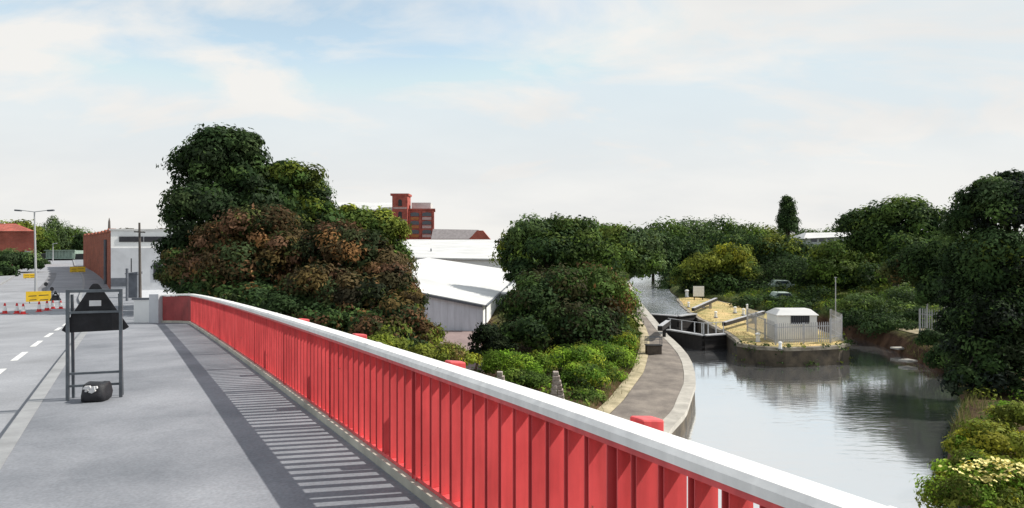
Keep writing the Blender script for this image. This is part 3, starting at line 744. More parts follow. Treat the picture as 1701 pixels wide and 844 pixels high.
MB().prism([(-1.58, 73.85), (3.6, 73.85), (3.6, 86), (-.85, 86)], [2.805, 2.455, 2.455, 2.805], [2.93, 2.58, 2.58, 2.93]).build('roof', M_ROOFW, t)
t = thing('white_warehouse', 'second white roofed warehouse standing behind the nearest one', 'warehouse', (-12, 145, 1))
xa, xb = W(560, 0, 135).x, W(841, 0, 135).x
ze2, zr2 = W(0, 428, 135).z, W(0, 399, 160).z
xb2 = W(822, 0, 160).x
MB().prism([(xa, 135), (xb - .1, 135), (xb2 + .8, 160), (xa, 160)], 0, [ze2, ze2 - .6, zr2 - .2, zr2 - .2]).build('wall', M_WHITE, t)
q = MB(); q.hexa([(xa - 1, 134.5, ze2 + .01), (xb + .2, 134.5, ze2 - .55), (xb2, 160, zr2), (xa, 160, zr2)], [(xa - 1, 134.5, ze2 + .3), (xb + .2, 134.5, ze2 - .25), (xb2, 160, zr2 + .15), (xa, 160, zr2 + .15)])
q.build('roof', M_ROOFW, t)
for (u, v) in ((694, 426), (716, 421)):
    a = W(u, v, 142); MB().tube((a.x, a.y, 5.0), (a.x, a.y, a.z + 1.0), .14).build('roof_vent', M_DARKG, t)
# mill
D0 = 200.0
X = lambda u: W(u, 0, D0).x
Z = lambda v: W(0, v, D0).z
t = thing('brick_mill', 'red brick mill with a square tower beyond the white roofs', 'mill', (X(665), D0, 0))
MB().prism([(X(653), D0 - 1.5), (X(678), D0 - 1.5), (X(678), D0 + 5), (X(653), D0 + 5)], 0, Z(323)).build('tower', M_MILL, t)
MB().prism([(X(650), D0 - 1.6), (X(680), D0 - 1.6), (X(680), D0 + 5.1), (X(650), D0 + 5.1)], Z(325.5), Z(322)).build('tower_cornice', M_MILL, t)
MB().prism([(X(678) + .01, D0), (X(721), D0), (X(721) - 1.5, D0 + 14), (X(678), D0 + 14)], 0, Z(349)).build('right_wing', M_MILL, t)
MB().prism([(X(676), D0 - .2), (X(723), D0 - .2), (X(723) - 1.5, D0 + 14), (X(676), D0 + 14)], Z(349) + .003, Z(346.5)).build('parapet_band', M_MILL, t)
MB().prism([(X(682), D0 + 2), (X(714), D0 + 2), (X(712), D0 + 10), (X(684), D0 + 10)], Z(346.5) + .003, Z(336)).build('roof_house', M_ROOFW, t)
MB().prism([(X(540), D0 + .5), (X(653) - .01, D0 + .5), (X(653), D0 + 14), (X(540), D0 + 14)], 0, Z(350.5)).build('left_wing', M_MILL, t)
MB().prism([(X(540), D0 + .3), (X(653) - .01, D0 + .3), (X(650), D0 + 14), (X(540), D0 + 14)], Z(350.5) + .003, [Z(348), Z(348), Z(332), Z(332)]).build('left_roof', M_ROOFW, t)
for u in (680, 698, 719.5):
    MB().box((X(u), D0 - .12, (Z(400) + Z(350)) / 2), (.5, .3, Z(350) - Z(400))).build('pilaster', M_MILL, t)
for (u, wpx) in ((689, 14), (709, 15)):
    for v in (356, 370, 385):
        window(t, (X(u), D0, Z(v)), wpx * D0 / F, 6.5 * D0 / F, (0, -1), M_GLASS, .1, arch=True)
        MB().box((X(u), D0 - .03, Z(v + 7)), (wpx * D0 / F, .12, 4.5 * D0 / F)).build('spandrel', M_ORANGE if u < 700 else M_STONEL, t)
for v in (337, 357):
    window(t, (X(666), D0 - 1.5, Z(v)), 6 * D0 / F, 11 * D0 / F, (0, -1), M_DARK, .1, arch=True)
    MB().box((X(666), D0 - 1.55, Z(v + 9)), (22 * D0 / F, .12, 3 * D0 / F)).build('stone_band', M_STONEL, t)
for u in (570, 590, 610, 630):
    window(t, (X(u), D0 + .5, Z(362)), 9 * D0 / F, 10 * D0 / F, (0, -1), M_GLASS, .1, arch=True)
D0 = 185.0
t = thing('tiled_house', 'low building with grey tiled roof and red gable right of the mill', 'house', (W(770, 0, D0).x, D0, 0))
xa, xb = W(718, 0, D0).x, W(812, 0, D0).x
MB().prism([(xa, D0), (xb, D0), (xb, D0 + 9), (xa, D0 + 9)], 0, W(0, 397, D0).z).build('wall', M_REDBRICK, t)
q = MB(); z0, z1 = W(0, 397, D0).z, W(0, 380.5, D0 + 4).z
q.hexa([(xa - .3, D0 - .3, z0), (xb + .3, D0 - .3, z0), (xb + .3, D0 + 9.3, z0), (xa - .3, D0 + 9.3, z0)], [(xa - .3, D0 + 4.3, z1), (xb - 3, D0 + 4.3, z1 - .2), (xb - 3, D0 + 4.7, z1 - .2), (xa - .3, D0 + 4.7, z1)])
q.build('roof', M_GREYROOF, t)
gx, gw = W(797, 0, D0).x, 18 * D0 / F
q = MB(); q.prism([(gx - gw, D0 - 1.2), (gx + gw, D0 - 1.2), (gx, D0 - 1.2 + .001)], 0, .1)
q = MB(); g0 = W(0, 398, D0).z; g1 = W(0, 383, D0).z
q.plate([(gx - gw, D0 - .9, g0), (gx + gw, D0 - .9, g0), (gx + gw * .3, D0 - .9, g1), (gx - gw * .25, D0 - .9, g1)], (0, 4, 0))
q.build('gable', M_REDBRICK, t)
# white roofed building far right
D0 = 130.0
t = thing('white_pavilion', 'low white roofed building among the trees right of the poplar', 'building', (W(1376, 0, D0).x, D0, 1))
xa, xb = W(1338, 0, D0).x, W(1418, 0, D0).x
MB().prism([(xa, D0), (xb, D0), (xb, D0 + 7), (xa, D0 + 7)], 1, W(0, 395, D0).z).build('wall', M_LGREY, t)
q = MB(); z0, z1, z2 = W(0, 396.5, D0).z, W(0, 392, D0).z, W(0, 386.5, D0).z
q.hexa([(xa - .6, D0 - .6, z0), (xb + .6, D0 - .6, z1), (xb + .6, D0 + 7, z1), (xa - .6, D0 + 7, z0)], [(xa + 1, D0 + 2, z2), (xb + .3, D0 + 2, z2 + .1), (xb + .3, D0 + 3, z2 + .1), (xa + 1, D0 + 3, z2)])
q.build('roof', M_ROOFW, t)
for u in (1352, 1366, 1380, 1394):
    a = W(u, 399, D0); window(t, (a.x, D0, a.z), 1.2, .7, (0, -1), M_GLASS, .06)

def add_ribs(m, axis_x, axis_y, per_m, depth=.04, dark=.86):
    n, l = m.node_tree.nodes, m.node_tree.links
    b = n['Principled BSDF']; geo = n.new('ShaderNodeNewGeometry')
    dt = n.new('ShaderNodeVectorMath'); dt.operation = 'DOT_PRODUCT'; dt.inputs[1].default_value = (axis_x * per_m, axis_y * per_m, 0); l.new(geo.outputs['Position'], dt.inputs[0])
    fr = n.new('ShaderNodeMath'); fr.operation = 'FRACT'; l.new(dt.outputs['Value'], fr.inputs[0])
    rp = n.new('ShaderNodeMapRange'); rp.inputs[1].default_value = .0; rp.inputs[2].default_value = .12; rp.inputs[3].default_value = dark; rp.inputs[4].default_value = 1.0; l.new(fr.outputs[0], rp.inputs[0])
    src = b.inputs['Base Color'].links[0].from_socket
    sc = n.new('ShaderNodeVectorMath'); sc.operation = 'SCALE'; l.new(src, sc.inputs[0]); l.new(rp.outputs[0], sc.inputs['Scale']); l.new(sc.outputs[0], b.inputs['Base Color'])
    bp = n.new('ShaderNodeBump'); bp.inputs['Distance'].default_value = depth; bp.inputs['Strength'].default_value = .6; l.new(rp.outputs[0], bp.inputs['Height']); l.new(bp.outputs[0], b.inputs['Normal'])
add_ribs(M_BLUEG, 1, 0, 1.6)
add_ribs(M_ROOFW, .15, 1, .45, .03, .9)
for bx_, m_ in ((-2.45, 0), ):
    w_o = [o for o in bpy.data.objects if o.name == 'white_warehouse'][0]
    q = MB(); q.bar((ex0 + .34, yA - .3, ze - .02), (ex1 + .34, yB, ze - .02), .16, .12); q.build('gutter', M_DARKG, w_o)
    MB().tube((ex0 + .3, yA - .1, .6), (ex0 + .3, yA - .1, ze - .05), .06).build('downpipe', M_DARKG, w_o)

# pink yard below the warehouse gable
def sheet(name, pts, m, z=.03):
    q = MB()
    q.add([(x, y, z) for x, y in pts], [tuple(range(len(pts)))])
    return tag(q.build(name, m), kind='structure')
yd = [G(700, 560, 1.0), G(800, 560, 1.0), G(800, 604, 1.0), G(700, 604, 1.0)]
q = MB(); q.strip([[Vector((x, y, gz(x, y) + .06)) for x in frange(-11, -1.6, 14)] for y in frange(41, 59.9, 24)])
tag(q.build('yard', M_PINK), kind='structure')

# ------------------------------------------------------------------ towpath and lock island
def offs(a, b_, d):      # shift an edge polyline sideways (away from the water for d > 0)
    out_ = []
    for i, p in enumerate(a):
        p0, p1 = Vector(a[max(0, i - 1)]), Vector(a[min(len(a) - 1, i + 1)])
        e = (p1 - p0).normalized(); out_.append((p[0] - e.y * d, p[1] + e.x * d))
    return out_
pl_ = tow_r + tow_l[::-1]
q = MB()
tr2 = offs(tow_r, None, .62); trb = offs(tow_r, None, .9)
def resample(a, n_):
    d = [0]
    for i in range(1, len(a)): d.append(d[-1] + math.hypot(a[i][0] - a[i - 1][0], a[i][1] - a[i - 1][1]))
    o_ = []
    for t_ in frange(0, d[-1], n_): o_.append((float(np.interp(t_, d, [p[0] for p in a])), float(np.interp(t_, d, [p[1] for p in a]))))
    return o_
NR = 130
rr_, r2_, ll_ = resample(tow_r, NR), resample(tr2, NR), resample(tow_l, NR)
l2_ = resample(offs(tow_l, None, -.5), NR)
q = MB(); q.strip([[Vector((r2_[i][0] + (l2_[i][0] - r2_[i][0]) * f, r2_[i][1] + (l2_[i][1] - r2_[i][1]) * f, zt_tow(r2_[i][1]) + .03 * math.sin(f * 3.1) + .012 * math.sin(i * 1.7 + f * 9))) for f in (0, .15, .3, .5, .7, .85, 1)] for i in range(NR)])
tag(q.build('towpath', M_TOW), kind='structure')
q = MB(); q.strip([[Vector((l2_[i][0] + (ll_[i][0] - l2_[i][0]) * f, l2_[i][1] + (ll_[i][1] - l2_[i][1]) * f, max(zt_tow(l2_[i][1]) + .02 + .05 * math.sin(f * 2), gz(l2_[i][0] + (ll_[i][0] - l2_[i][0]) * f, l2_[i][1] + (ll_[i][1] - l2_[i][1]) * f) + .06))) for f in (0, .3, .6, 1.0, 1.4)] for i in range(NR)])
tag(q.build('towpath_verge', M_SAND), kind='structure')
q = MB()
for i in range(NR - 1):
    a, b_, c_, d_ = rr_[i], rr_[i + 1], r2_[i + 1], r2_[i]
    za, zb = zt_tow(d_[1]), zt_tow(c_[1])
    q.hexa([(a[0], a[1], za - .22), (b_[0], b_[1], zb - .22), (c_[0], c_[1], zb - .22), (d_[0], d_[1], za - .22)], [(a[0], a[1], za + .02), (b_[0], b_[1], zb + .02), (c_[0], c_[1], zb + .025), (d_[0], d_[1], za + .025)])
tag(q.build('towpath_coping', M_COPING), kind='structure')
q = MB(); q.strip([[Vector((rr_[i][0] + .03, rr_[i][1], -1.8)), Vector((rr_[i][0] - .06, rr_[i][1], zt_tow(r2_[i][1]) - .2))] for i in range(NR)])
tag(q.build('towpath_quay', M_QUAY), kind='structure')

isl = [(16.55, 51.5), (15.9, 48.6), (16.6, 47.2), (18.4, 46.6), (20.5, 46.9), (22.4, 47.6), (23.8, 49), (24.6, 52), (25.0, 56.5), (25.2, 62), (25.2, 66), (25.2, 78), (24.4, 86), (22.6, 88.2), (20.5, 86), (18.6, 76), (17.8, 69), (17.4, 65), (17.0, 58)]
rj = random.Random(21); isl0, isl = isl, []
for i_ in range(len(isl0)):
    a, b_ = Vector(isl0[i_]), Vector(isl0[(i_ + 1) % len(isl0)])
    kk = max(1, int((b_ - a).length / 1.3))
    for j_ in range(kk):
        p_ = a.lerp(b_, j_ / kk); isl.append((p_.x + rj.uniform(-.12, .12), p_.y + rj.uniform(-.12, .12)))
ZI = 1.3
q = MB(); q.prism(isl, -1.8, ZI - .12); tag(q.build('island_quay', M_QUAY), kind='structure')
def inset(poly, d):
    n_ = len(poly); o_ = []
    ar = sum(poly[i][0] * poly[(i + 1) % n_][1] - poly[(i + 1) % n_][0] * poly[i][1] for i in range(n_))
    sg = 1 if ar > 0 else -1
    for i in range(n_):
        p0, p1 = Vector(poly[i - 1]), Vector(poly[(i + 1) % n_]); e = (p1 - p0).normalized()
        o_.append((poly[i][0] - e.y * d * sg, poly[i][1] + e.x * d * sg))
    return o_
out1, in1, in2 = inset(isl, -.05), inset(isl, .3), inset(isl, 1.3)
q = MB()
for i in range(len(isl)):
    j = (i + 1) % len(isl)
    q.hexa([(*out1[i], ZI - .22), (*out1[j], ZI - .22), (*in1[j], ZI - .22), (*in1[i], ZI - .22)], [(*out1[i], ZI), (*out1[j], ZI), (*in1[j], ZI + .01), (*in1[i], ZI + .01)])
tag(q.build('island_coping', mat('weathered_coping', (.27, .24, .19), .9, .35, 1.3, .5, c2=(.13, .11, .085))), kind='structure')
q = MB(); q.prism(inset(isl, .28), ZI - .3, ZI + .03); tag(q.build('island_turf', M_ISLE), kind='structure')
# mossy strip and cross walls on the island
for (a, b_, nm) in (((17.3, 66.6), (24.2, 73), 'lock_sill'),):
    pass

# lock gates
def lock_gate(label, yl, xl, xr_, yr, z0, z1, tipy, sag, handrail):
    tipx = (xl + xr_) / 2
    t = thing('lock_gate', label, 'lock gate', (tipx, yl, z0), 'lock gates')
    tip = Vector((tipx, tipy, 0))
    for (px_, py_) in ((xl, yl), (xr_, yr)):
        e = Vector((px_, py_, 0)); mid = tip + (e - tip) * .01
        q = MB(); q.bar(e + Vector((0, 0, (z0 + z1) / 2)), mid + Vector((0, 0, (z0 + z1) / 2)), .28, z1 - z0); leaf = q.build('gate_leaf', M_TIMBER, t)
        q = MB()
        for zz in (.2, .5, .8): q.bar(e + Vector((0, -.17, z0 + (z1 - z0) * zz)), mid + Vector((0, -.17, z0 + (z1 - z0) * zz)), .1, .16)
        q.build('cross_rail', M_TIMBER, leaf)
        q = MB(); q.bar(e + Vector((0, -.08, z1 + .045)), mid + Vector((0, -.08, z1 + .045)), .5, .085); q.build('footboard', M_PALE, leaf)
        if handrail:
            q = MB(); dv = (mid - e)
            q.bar(e + dv * .02 + Vector((0, .22, z1 + .95)), mid + Vector((0, .22, z1 + .95)), .05, .05); q.build('handrail', M_PALE, leaf)
            for f in (.08, .42, .78, .98):
                b0 = e + dv * f + Vector((0, .22, z1 + .09)); MB().bar(b0, b0 + Vector((0, 0, .86)), .07, .07).build('rail_post', M_LABEL, leaf)
    return t
lock_gate('lower dark timber lock gate topped by a railed footboard with white posts', 57, 12.85, 16.85, 54.5, -.6, 1.15, 53.6, 0, True)
lock_gate('upper dark timber lock gate without railing, at the far end of the chamber', 65.4, 13.1, 17.35, 65.6, -.6, 1.55, 63.6, 0, False)
q = MB(); q.add([(17.05, 58, -.9), (17.0, 51.6, -.9), (17.0, 51.6, ZI - .2), (17.05, 58, ZI - .2)], [(0, 1, 2, 3)])
def balance_beam(label, a, b_, z):
    t = thing('balance_beam', label, 'balance beam', (*a, ZI), 'lock balance beams')
    A_, B_ = Vector((*a, z)), Vector((*b_, z + .12))
    MB().bar(A_, B_, .28, .28).build('beam', M_TIMBER, t)
    MB().bar(A_ + Vector((0, 0, .158)), B_ + Vector((0, 0, .158)), .3, .03).build('white_top', M_PALE, t)
    c = B_ * .72 + A_ * .28
    MB().box((c.x, c.y, (ZI + z - .2) / 2 + .05), (.25, .25, z - .2 - ZI + .12)).build('beam_rest', M_COPING, t)
balance_beam('long grey topped balance beam of the lower lock gate', (16.7, 54.6), (22.6, 62.2), ZI + .62)
balance_beam('grey topped balance beam of the upper lock gate', (17.2, 65.8), (22.4, 76), ZI + .65)
t = thing('balance_beam', 'dark balance beam on the towpath side of the lower gate', 'balance beam', (12.3, 57, .9), 'lock balance beams')
MB().bar((12.9, 57.1, 1.75), (11.2, 52.4, 1.85), .36, .36).build('beam', M_TIMBER, t)
MB().bar((12.85, 57.0, 1.95), (11.2, 52.4, 2.05), .37, .03).build('white_top', M_PALE, t)
MB().box((12.0, 54.6, 1.3), (.22, .25, .72)).build('beam_rest', M_TIMBER, t)
# the guarded box on the towpath
c = G(1087, 589, .92)
t = thing('railed_box', 'brown timber box under a thin dark rail frame on the towpath', 'box', c)
k = c.y / F
w, h = 25 * k, 28 * k
MB().box((c.x, c.y + .3, c.z + h * .26), (w, .6, h * .5)).build('box_body', M_BROWNBOX, t, bevel=.02)
MB().box((c.x, c.y + .3, c.z + h * .525), (w + .08, .7, .05)).build('lid', M_TIMBER, t, bevel=.01)
for sx in (-1, 1):
    for dy in (0, .6): MB().bar((c.x + sx * w * .5, c.y + dy, c.z + h * .54), (c.x + sx * w * .5, c.y + dy, c.z + h), .04, .04).build('upright', M_DARKG, t)
for dy in (0, .6): MB().bar((c.x - w / 2, c.y + dy, c.z + h), (c.x + w / 2, c.y + dy, c.z + h), .04, .04).build('rail', M_DARKG, t)
MB().bar((c.x - w / 2, c.y, c.z + h * .8), (c.x + w / 2, c.y, c.z + h * .92), .03, .03).build('brace', M_DARKG, t)

# keeper's hut, palisades
k = 47.6 / F
hx0, hx1, hy = W(1291, 0, 49.2).x, W(1357, 0, 49.2).x, 49.2
t = thing('keeper_hut', 'small white hut with one dark window inside the palisade on the lock island', 'hut', ((hx0 + hx1) / 2, hy + 1, ZI))
zh = W(0, 524, hy).z; zr3 = W(0, 512.5, hy + .9).z
MB().prism([(hx0, hy), (hx1, hy), (hx1, hy + 2), (hx0, hy + 2)], ZI, zh).build('wall', M_WHITE, t)
q = MB()
q.hexa([(hx0 - .14, hy - .14, zh + .003), (hx1 + .14, hy - .14, zh + .003), (hx1 + .14, hy + 2.14, zh + .003), (hx0 - .14, hy + 2.14, zh + .003)], [(hx0 + .38, hy + .5, zr3), (hx1 - .22, hy + .5, zr3), (hx1 - .22, hy + 1.5, zr3), (hx0 + .38, hy + 1.5, zr3)])
q.build('roof', M_ROOFW, t, bevel=.05)
a = W(1329, 531, hy); wn = window(t, (a.x, hy, a.z), 31 * hy / F, 14 * hy / F, (0, -1), M_DARK, .05, frame=M_WHITE)
q = MB()
for i in range(9):
    x = a.x - 15 * hy / F + 30 * hy / F * i / 8; q.box((x, hy - .045, a.z), (.02, .015, 14 * hy / F))
q.build('window_bars', M_DARKG, wn)
def palisade(name, label, path, zb, h, panel=2.4, gap=.165, group=None):
    hs = h if isinstance(h, list) else [h] * len(path)
    c = path[0]; t = thing(name, label, 'fence', (c[0], c[1], zb), group)
    for (a, b_, h) in zip(path[:-1], path[1:], hs):
        A_, B_ = Vector((*a, zb)), Vector((*b_, zb)); d = B_ - A_; nn = max(1, round(d.length / panel))
        for i in range(nn):
            p0, p1 = A_ + d * (i / nn), A_ + d * ((i + 1) / nn)
            MB().bar(p0, p0 + Vector((0, 0, h * .97)), .1, .1).build('post', M_PALE, t)
            q = MB(); e = (p1 - p0).normalized(); nrm = Vector((e.y, -e.x, 0)) * .06
            for zz in (.22, .8): q.bar(p0 + nrm * .4 + Vector((0, 0, h * zz)), p1 + nrm * .4 + Vector((0, 0, h * zz)), .03, .06)
            q.build('rails', M_PALE, t)
            q = MB(); L_ = (p1 - p0).length; kk = int(L_ / gap)
            for j in range(kk):
                b0 = p0 + e * (L_ * (j + .5) / kk) + nrm
                w2 = e * .036
                q.plate([b0 - w2 + Vector((0, 0, .08)), b0 + w2 + Vector((0, 0, .08)), b0 + w2 + Vector((0, 0, h - .08)), b0 + e * .015 + Vector((0, 0, h)), b0 - e * .015 + Vector((0, 0, h)), b0 - w2 + Vector((0, 0, h - .08))], nrm * .12)
            q.build('pales', M_PALE, t)
    MB().bar(B_, B_ + Vector((0, 0, h)), .1, .1).build('post', M_PALE, t)
    return t
f0, f1, f2 = G(1271, 566, ZI), G(1312, 574, ZI), G(1402, 571, ZI)
palisade('palisade_fence', 'pale steel palisade fence around the white hut on the island', [(f0.x + .3, 54.5), (f0.x, f0.y), (18.1, 47.55), (22.3, 48.5), (23.6, 49.6), (24.4, 53)], ZI + .05, [1.85, 1.6, 1.5, 1.75, 1.9, 1.9])
p0 = G(1530, 560, 1.35)
rz_ = gz(p0.x, p0.y)
palisade('palisade_fence', 'short pale palisade panel on the right bank beside the dark tree', [(W(1528, 0, 52).x, 52), (W(1563, 0, 50.5).x, 50.5), (W(1572, 0, 55).x, 55)], 1.25, 2.2)
t = thing('mast', 'tall thin pale mast rising behind the island palisade', 'mast', (W(1388, 0, 52).x, 52, ZI))
a = W(1388, 461, 52); MB().chain([(a.x, 52, ZI), (a.x, 52, a.z)], [.045, .03]).build('mast_pole', M_PALE, t)
MB().bar((a.x - .1, 52, a.z), (a.x + .1, 52, a.z), .05, .05).build('mast_head', M_PALE, t)
t = thing('post', 'pale lamp post behind the right bank palisade panel', 'post', (W(1540, 0, 54).x, 54, 1.2))
a = W(1540, 482, 54); MB().chain([(a.x, 54, 1.2), (a.x, 54, a.z)], [.07, .06]).build('shaft', M_PALE, t)
MB().box((a.x, 54, a.z + .12), (.26, .26, .24)).build('lantern', M_PALE, t, bevel=.03)
# white board
D0 = 84.0
a, b_ = W(1151.5, 475.5, D0), W(1169.5, 492.5, D0)
t = thing('notice_board', 'plain white square notice board at the far tip of the island', 'notice board', ((a.x + b_.x) / 2, D0, ZI))
MB().box(((a.x + b_.x) / 2, D0, (a.z + b_.z) / 2), (b_.x - a.x, .07, a.z - b_.z)).build('board', M_CONW, t, bevel=.01)
for x in (a.x + .15, b_.x - .15): MB().bar((x, D0 + .09, ZI - .1), (x, D0 + .09, a.z - .1), .09, .09).build('leg', M_TIMBER, t)
# bollards on the island and the tall white post
bol = thing('mooring_bollard', '', 'bollard', (0, 0, 0), 'white mooring bollards on the lock')
MB().lathe((0, 0, 0), [(.15, 0), (.13, .05), (.11, .38), (.15, .42), (.15, .5), (.07, .55)], 12).build('bollard_body', M_CONW, bol, smooth=False)
MB().lathe((0, 0, -.02), [(.22, 0), (.2, .05)], 12).build('base_ring', M_DARKG, bol)
bl = [(1141, 492, 1.7, 'big white bollard left of the notice board'), (1144, 510, 1, 'white bollard on the far turf, left one of two'), (1169, 511, 1, 'white bollard on the far turf, right one of two'),
      (1189, 527, 1, 'white bollard between the two balance beams'), (1221, 519.5, 1.1, 'white bollard behind the upper balance beam'), (1235, 523, 1.1, 'white bollard left of the tall white post'),
      (1259, 566, 1.2, 'white bollard at the island corner left of the palisade'), (1325, 574.8, 1, 'white bollard on the coping before the palisade')]
bl[-1] = (1296, 577.5, .9, bl[-1][3])
for i, (u, v, sc, lb) in enumerate(bl):
    c = bol if i == 0 else copy_tree(bol)
    g_ = G(u, v, ZI + .1); c.location = (g_.x, g_.y, ZI + (.1 if 500 < v < 560 else 0.01)); c.scale = (sc, sc, sc); c['label'] = lb
a = G(1241, 538, ZI + .1); k = a.y / F
t = thing('marker_post', 'tall white post standing on the yellow island turf', 'post', a)
MB().tube(a, a + Vector((0, 0, 31 * k)), .085, .08, 10).build('shaft', M_CONW, t)
MB().lathe(a + Vector((0, 0, 31 * k)), [(.1, 0), (.1, .06), (.04, .1)], 10).build('cap', M_CONW, t)
# white coping band on the near island wall and pale slabs on the right bank
for (u, v, w, lb) in ((1492, 571, 1.5, 'flat pale concrete slab on the brown right bank, upper one'), (1501, 587, .9, 'flat pale concrete slab near the water of the right bank')):
    g_ = G(u, v, .75); g_.x += .3
    zz = max(.2, gz(g_.x, g_.y))
    q = MB(); q.box((g_.x, g_.y, zz + .05), (w, .8, .12), .3)
    tag(q.build('concrete_slab', M_COPING, None, bevel=.03), lb, 'slab', 'concrete slabs on the right bank')
q = MB(); q.strip([[Vector((x_, y_, gz(x_, y_) + .05)) for x_ in frange(31.0, 33.0, 6)] for y_ in frange(48, 56, 24)])
tag(q.build('bank_path', M_SAND), kind='structure')
# ruined stone piers among the shrubs
def ruin(u, v0, v1, D, wpx, label):
    c = W(u, v1, D); k = D / F; h = (v1 - v0) * k; w = wpx * k
    t = thing('ruined_pier', label, 'stone pier', (c.x, c.y, gz(c.x, c.y)), 'ruined stone piers')
    z = min(gz(c.x, c.y) - .1, c.z); i = 0; top = c.z + h; z00 = z
    while z < top - .05:
        f = (z - z00) / (top - z00); hh = .16 + .06 * rnd.random()
        ww = w * (1 - .72 * f ** 1.2)
        q = MB(); nb_ = max(1, int(ww / .28 + .5))
        for j in range(nb_):
            q.box((c.x + ww * ((j + .5) / nb_ - .5) + rnd.uniform(-.02, .02) - .1 * f, c.y + rnd.uniform(-.04, .04), z + hh / 2), (ww / nb_ * .96, max(.25, .6 * (1 - f * .6)) * rnd.uniform(.9, 1.1), hh * .96), rnd.uniform(-.07, .07))
        q.build('stone_course', M_STONE, t, bevel=.025)
        z += hh; i += 1
ruin(927, 617, 668, 31.5, 25, 'pointed ruin of a pale stone pier among ivy below the rail')
ruin(834, 619, 642, 31.5, 27, 'small broken stone pier just above the white rail')
# cars behind the hedge
def car(u, v, D, wpx, label):
    k = D / F; c = W(u, v, D); w = wpx * k; z = c.z - .75
    t = thing('parked_car', label, 'car', (c.x, c.y, z - .6), 'cars seen through the hedge')
    def sec(prof, x0, x1):
        q = MB(); q.plate([(c.x + x * w, c.y - .8, z + zz) for x, zz in prof], (0, 1.6, 0)); return q
    sec([(-.5, -.35), (.5, -.35), (.52, .1), (.48, .3), (.3, .38), (-.42, .38), (-.5, .25)], 0, 0).build('body', M_CARG, t, bevel=.06)
    sec([(-.4, .382), (.3, .382), (.18, .8), (-.3, .82)], 0, 0).build('cabin', M_CARG, t, bevel=.05)
    q = MB(); q.plate([(c.x - .33 * w, c.y - .83, z + .42), (c.x + .22 * w, c.y - .83, z + .42), (c.x + .14 * w, c.y - .83, z + .7), (c.x - .26 * w, c.y - .83, z + .7)], (0, .02, 0)); q.build('side_window', M_GLASS, t)
    for sx in (-.32, .32): MB().tube((c.x + sx * w, c.y - .85, z - .35), (c.x + sx * w, c.y - .65, z - .35), .3, n=16).build('wheel', M_DARK, t)
car(1298, 466, 88, 44, 'pale green car half hidden by shrubs, the upper of two')
car(1300, 486, 80, 46, 'pale green car half hidden by shrubs, the lower of two')

# ------------------------------------------------------------------ trees and shrubs
def leaf_material(name, glow=.32):
    m = bpy.data.materials.new(name); m.use_nodes = True
    n, l = m.node_tree.nodes, m.node_tree.links
    b = n['Principled BSDF']; b.inputs['Roughness'].default_value = .75; b.inputs['Specular IOR Level'].default_value = .1
    a = n.new('ShaderNodeAttribute'); a.attribute_name = 'leaf_colour'
    l.new(a.outputs['Color'], b.inputs['Base Color'])
    tr = n.new('ShaderNodeBsdfTranslucent'); l.new(a.outputs['Color'], tr.inputs['Color'])
    mx = n.new('ShaderNodeMixShader'); mx.inputs[0].default_value = glow
    l.new(b.outputs[0], mx.inputs[1]); l.new(tr.outputs[0], mx.inputs[2]); l.new(mx.outputs[0], n['Material Output'].inputs[0])
    return m
M_LEAF = leaf_material('leaves')
DKG = [(0.030, 0.058, 0.021), (0.042, 0.074, 0.029), (0.051, 0.090, 0.031)]
MID = [(0.060, 0.107, 0.024), (0.085, 0.140, 0.033), (0.112, 0.166, 0.036)]
OLV = [(0.104, 0.137, 0.024), (0.160, 0.195, 0.033), (0.206, 0.234, 0.041)]
YEL = [(0.263, 0.273, 0.030), (0.356, 0.351, 0.041), (0.206, 0.254, 0.041)]
COP = [(.150, .082, .040), (.085, .062, .028), (.045, .066, .026), (.200, .112, .065), (.060, .075, .028), (.095, .070, .032)]
IVY = [(0.112, 0.215, 0.024), (0.169, 0.273, 0.035), (0.094, 0.166, 0.027), (0.244, 0.293, 0.041)]
GRG = [(0.085, 0.133, 0.058), (0.112, 0.166, 0.068), (0.066, 0.107, 0.041)]
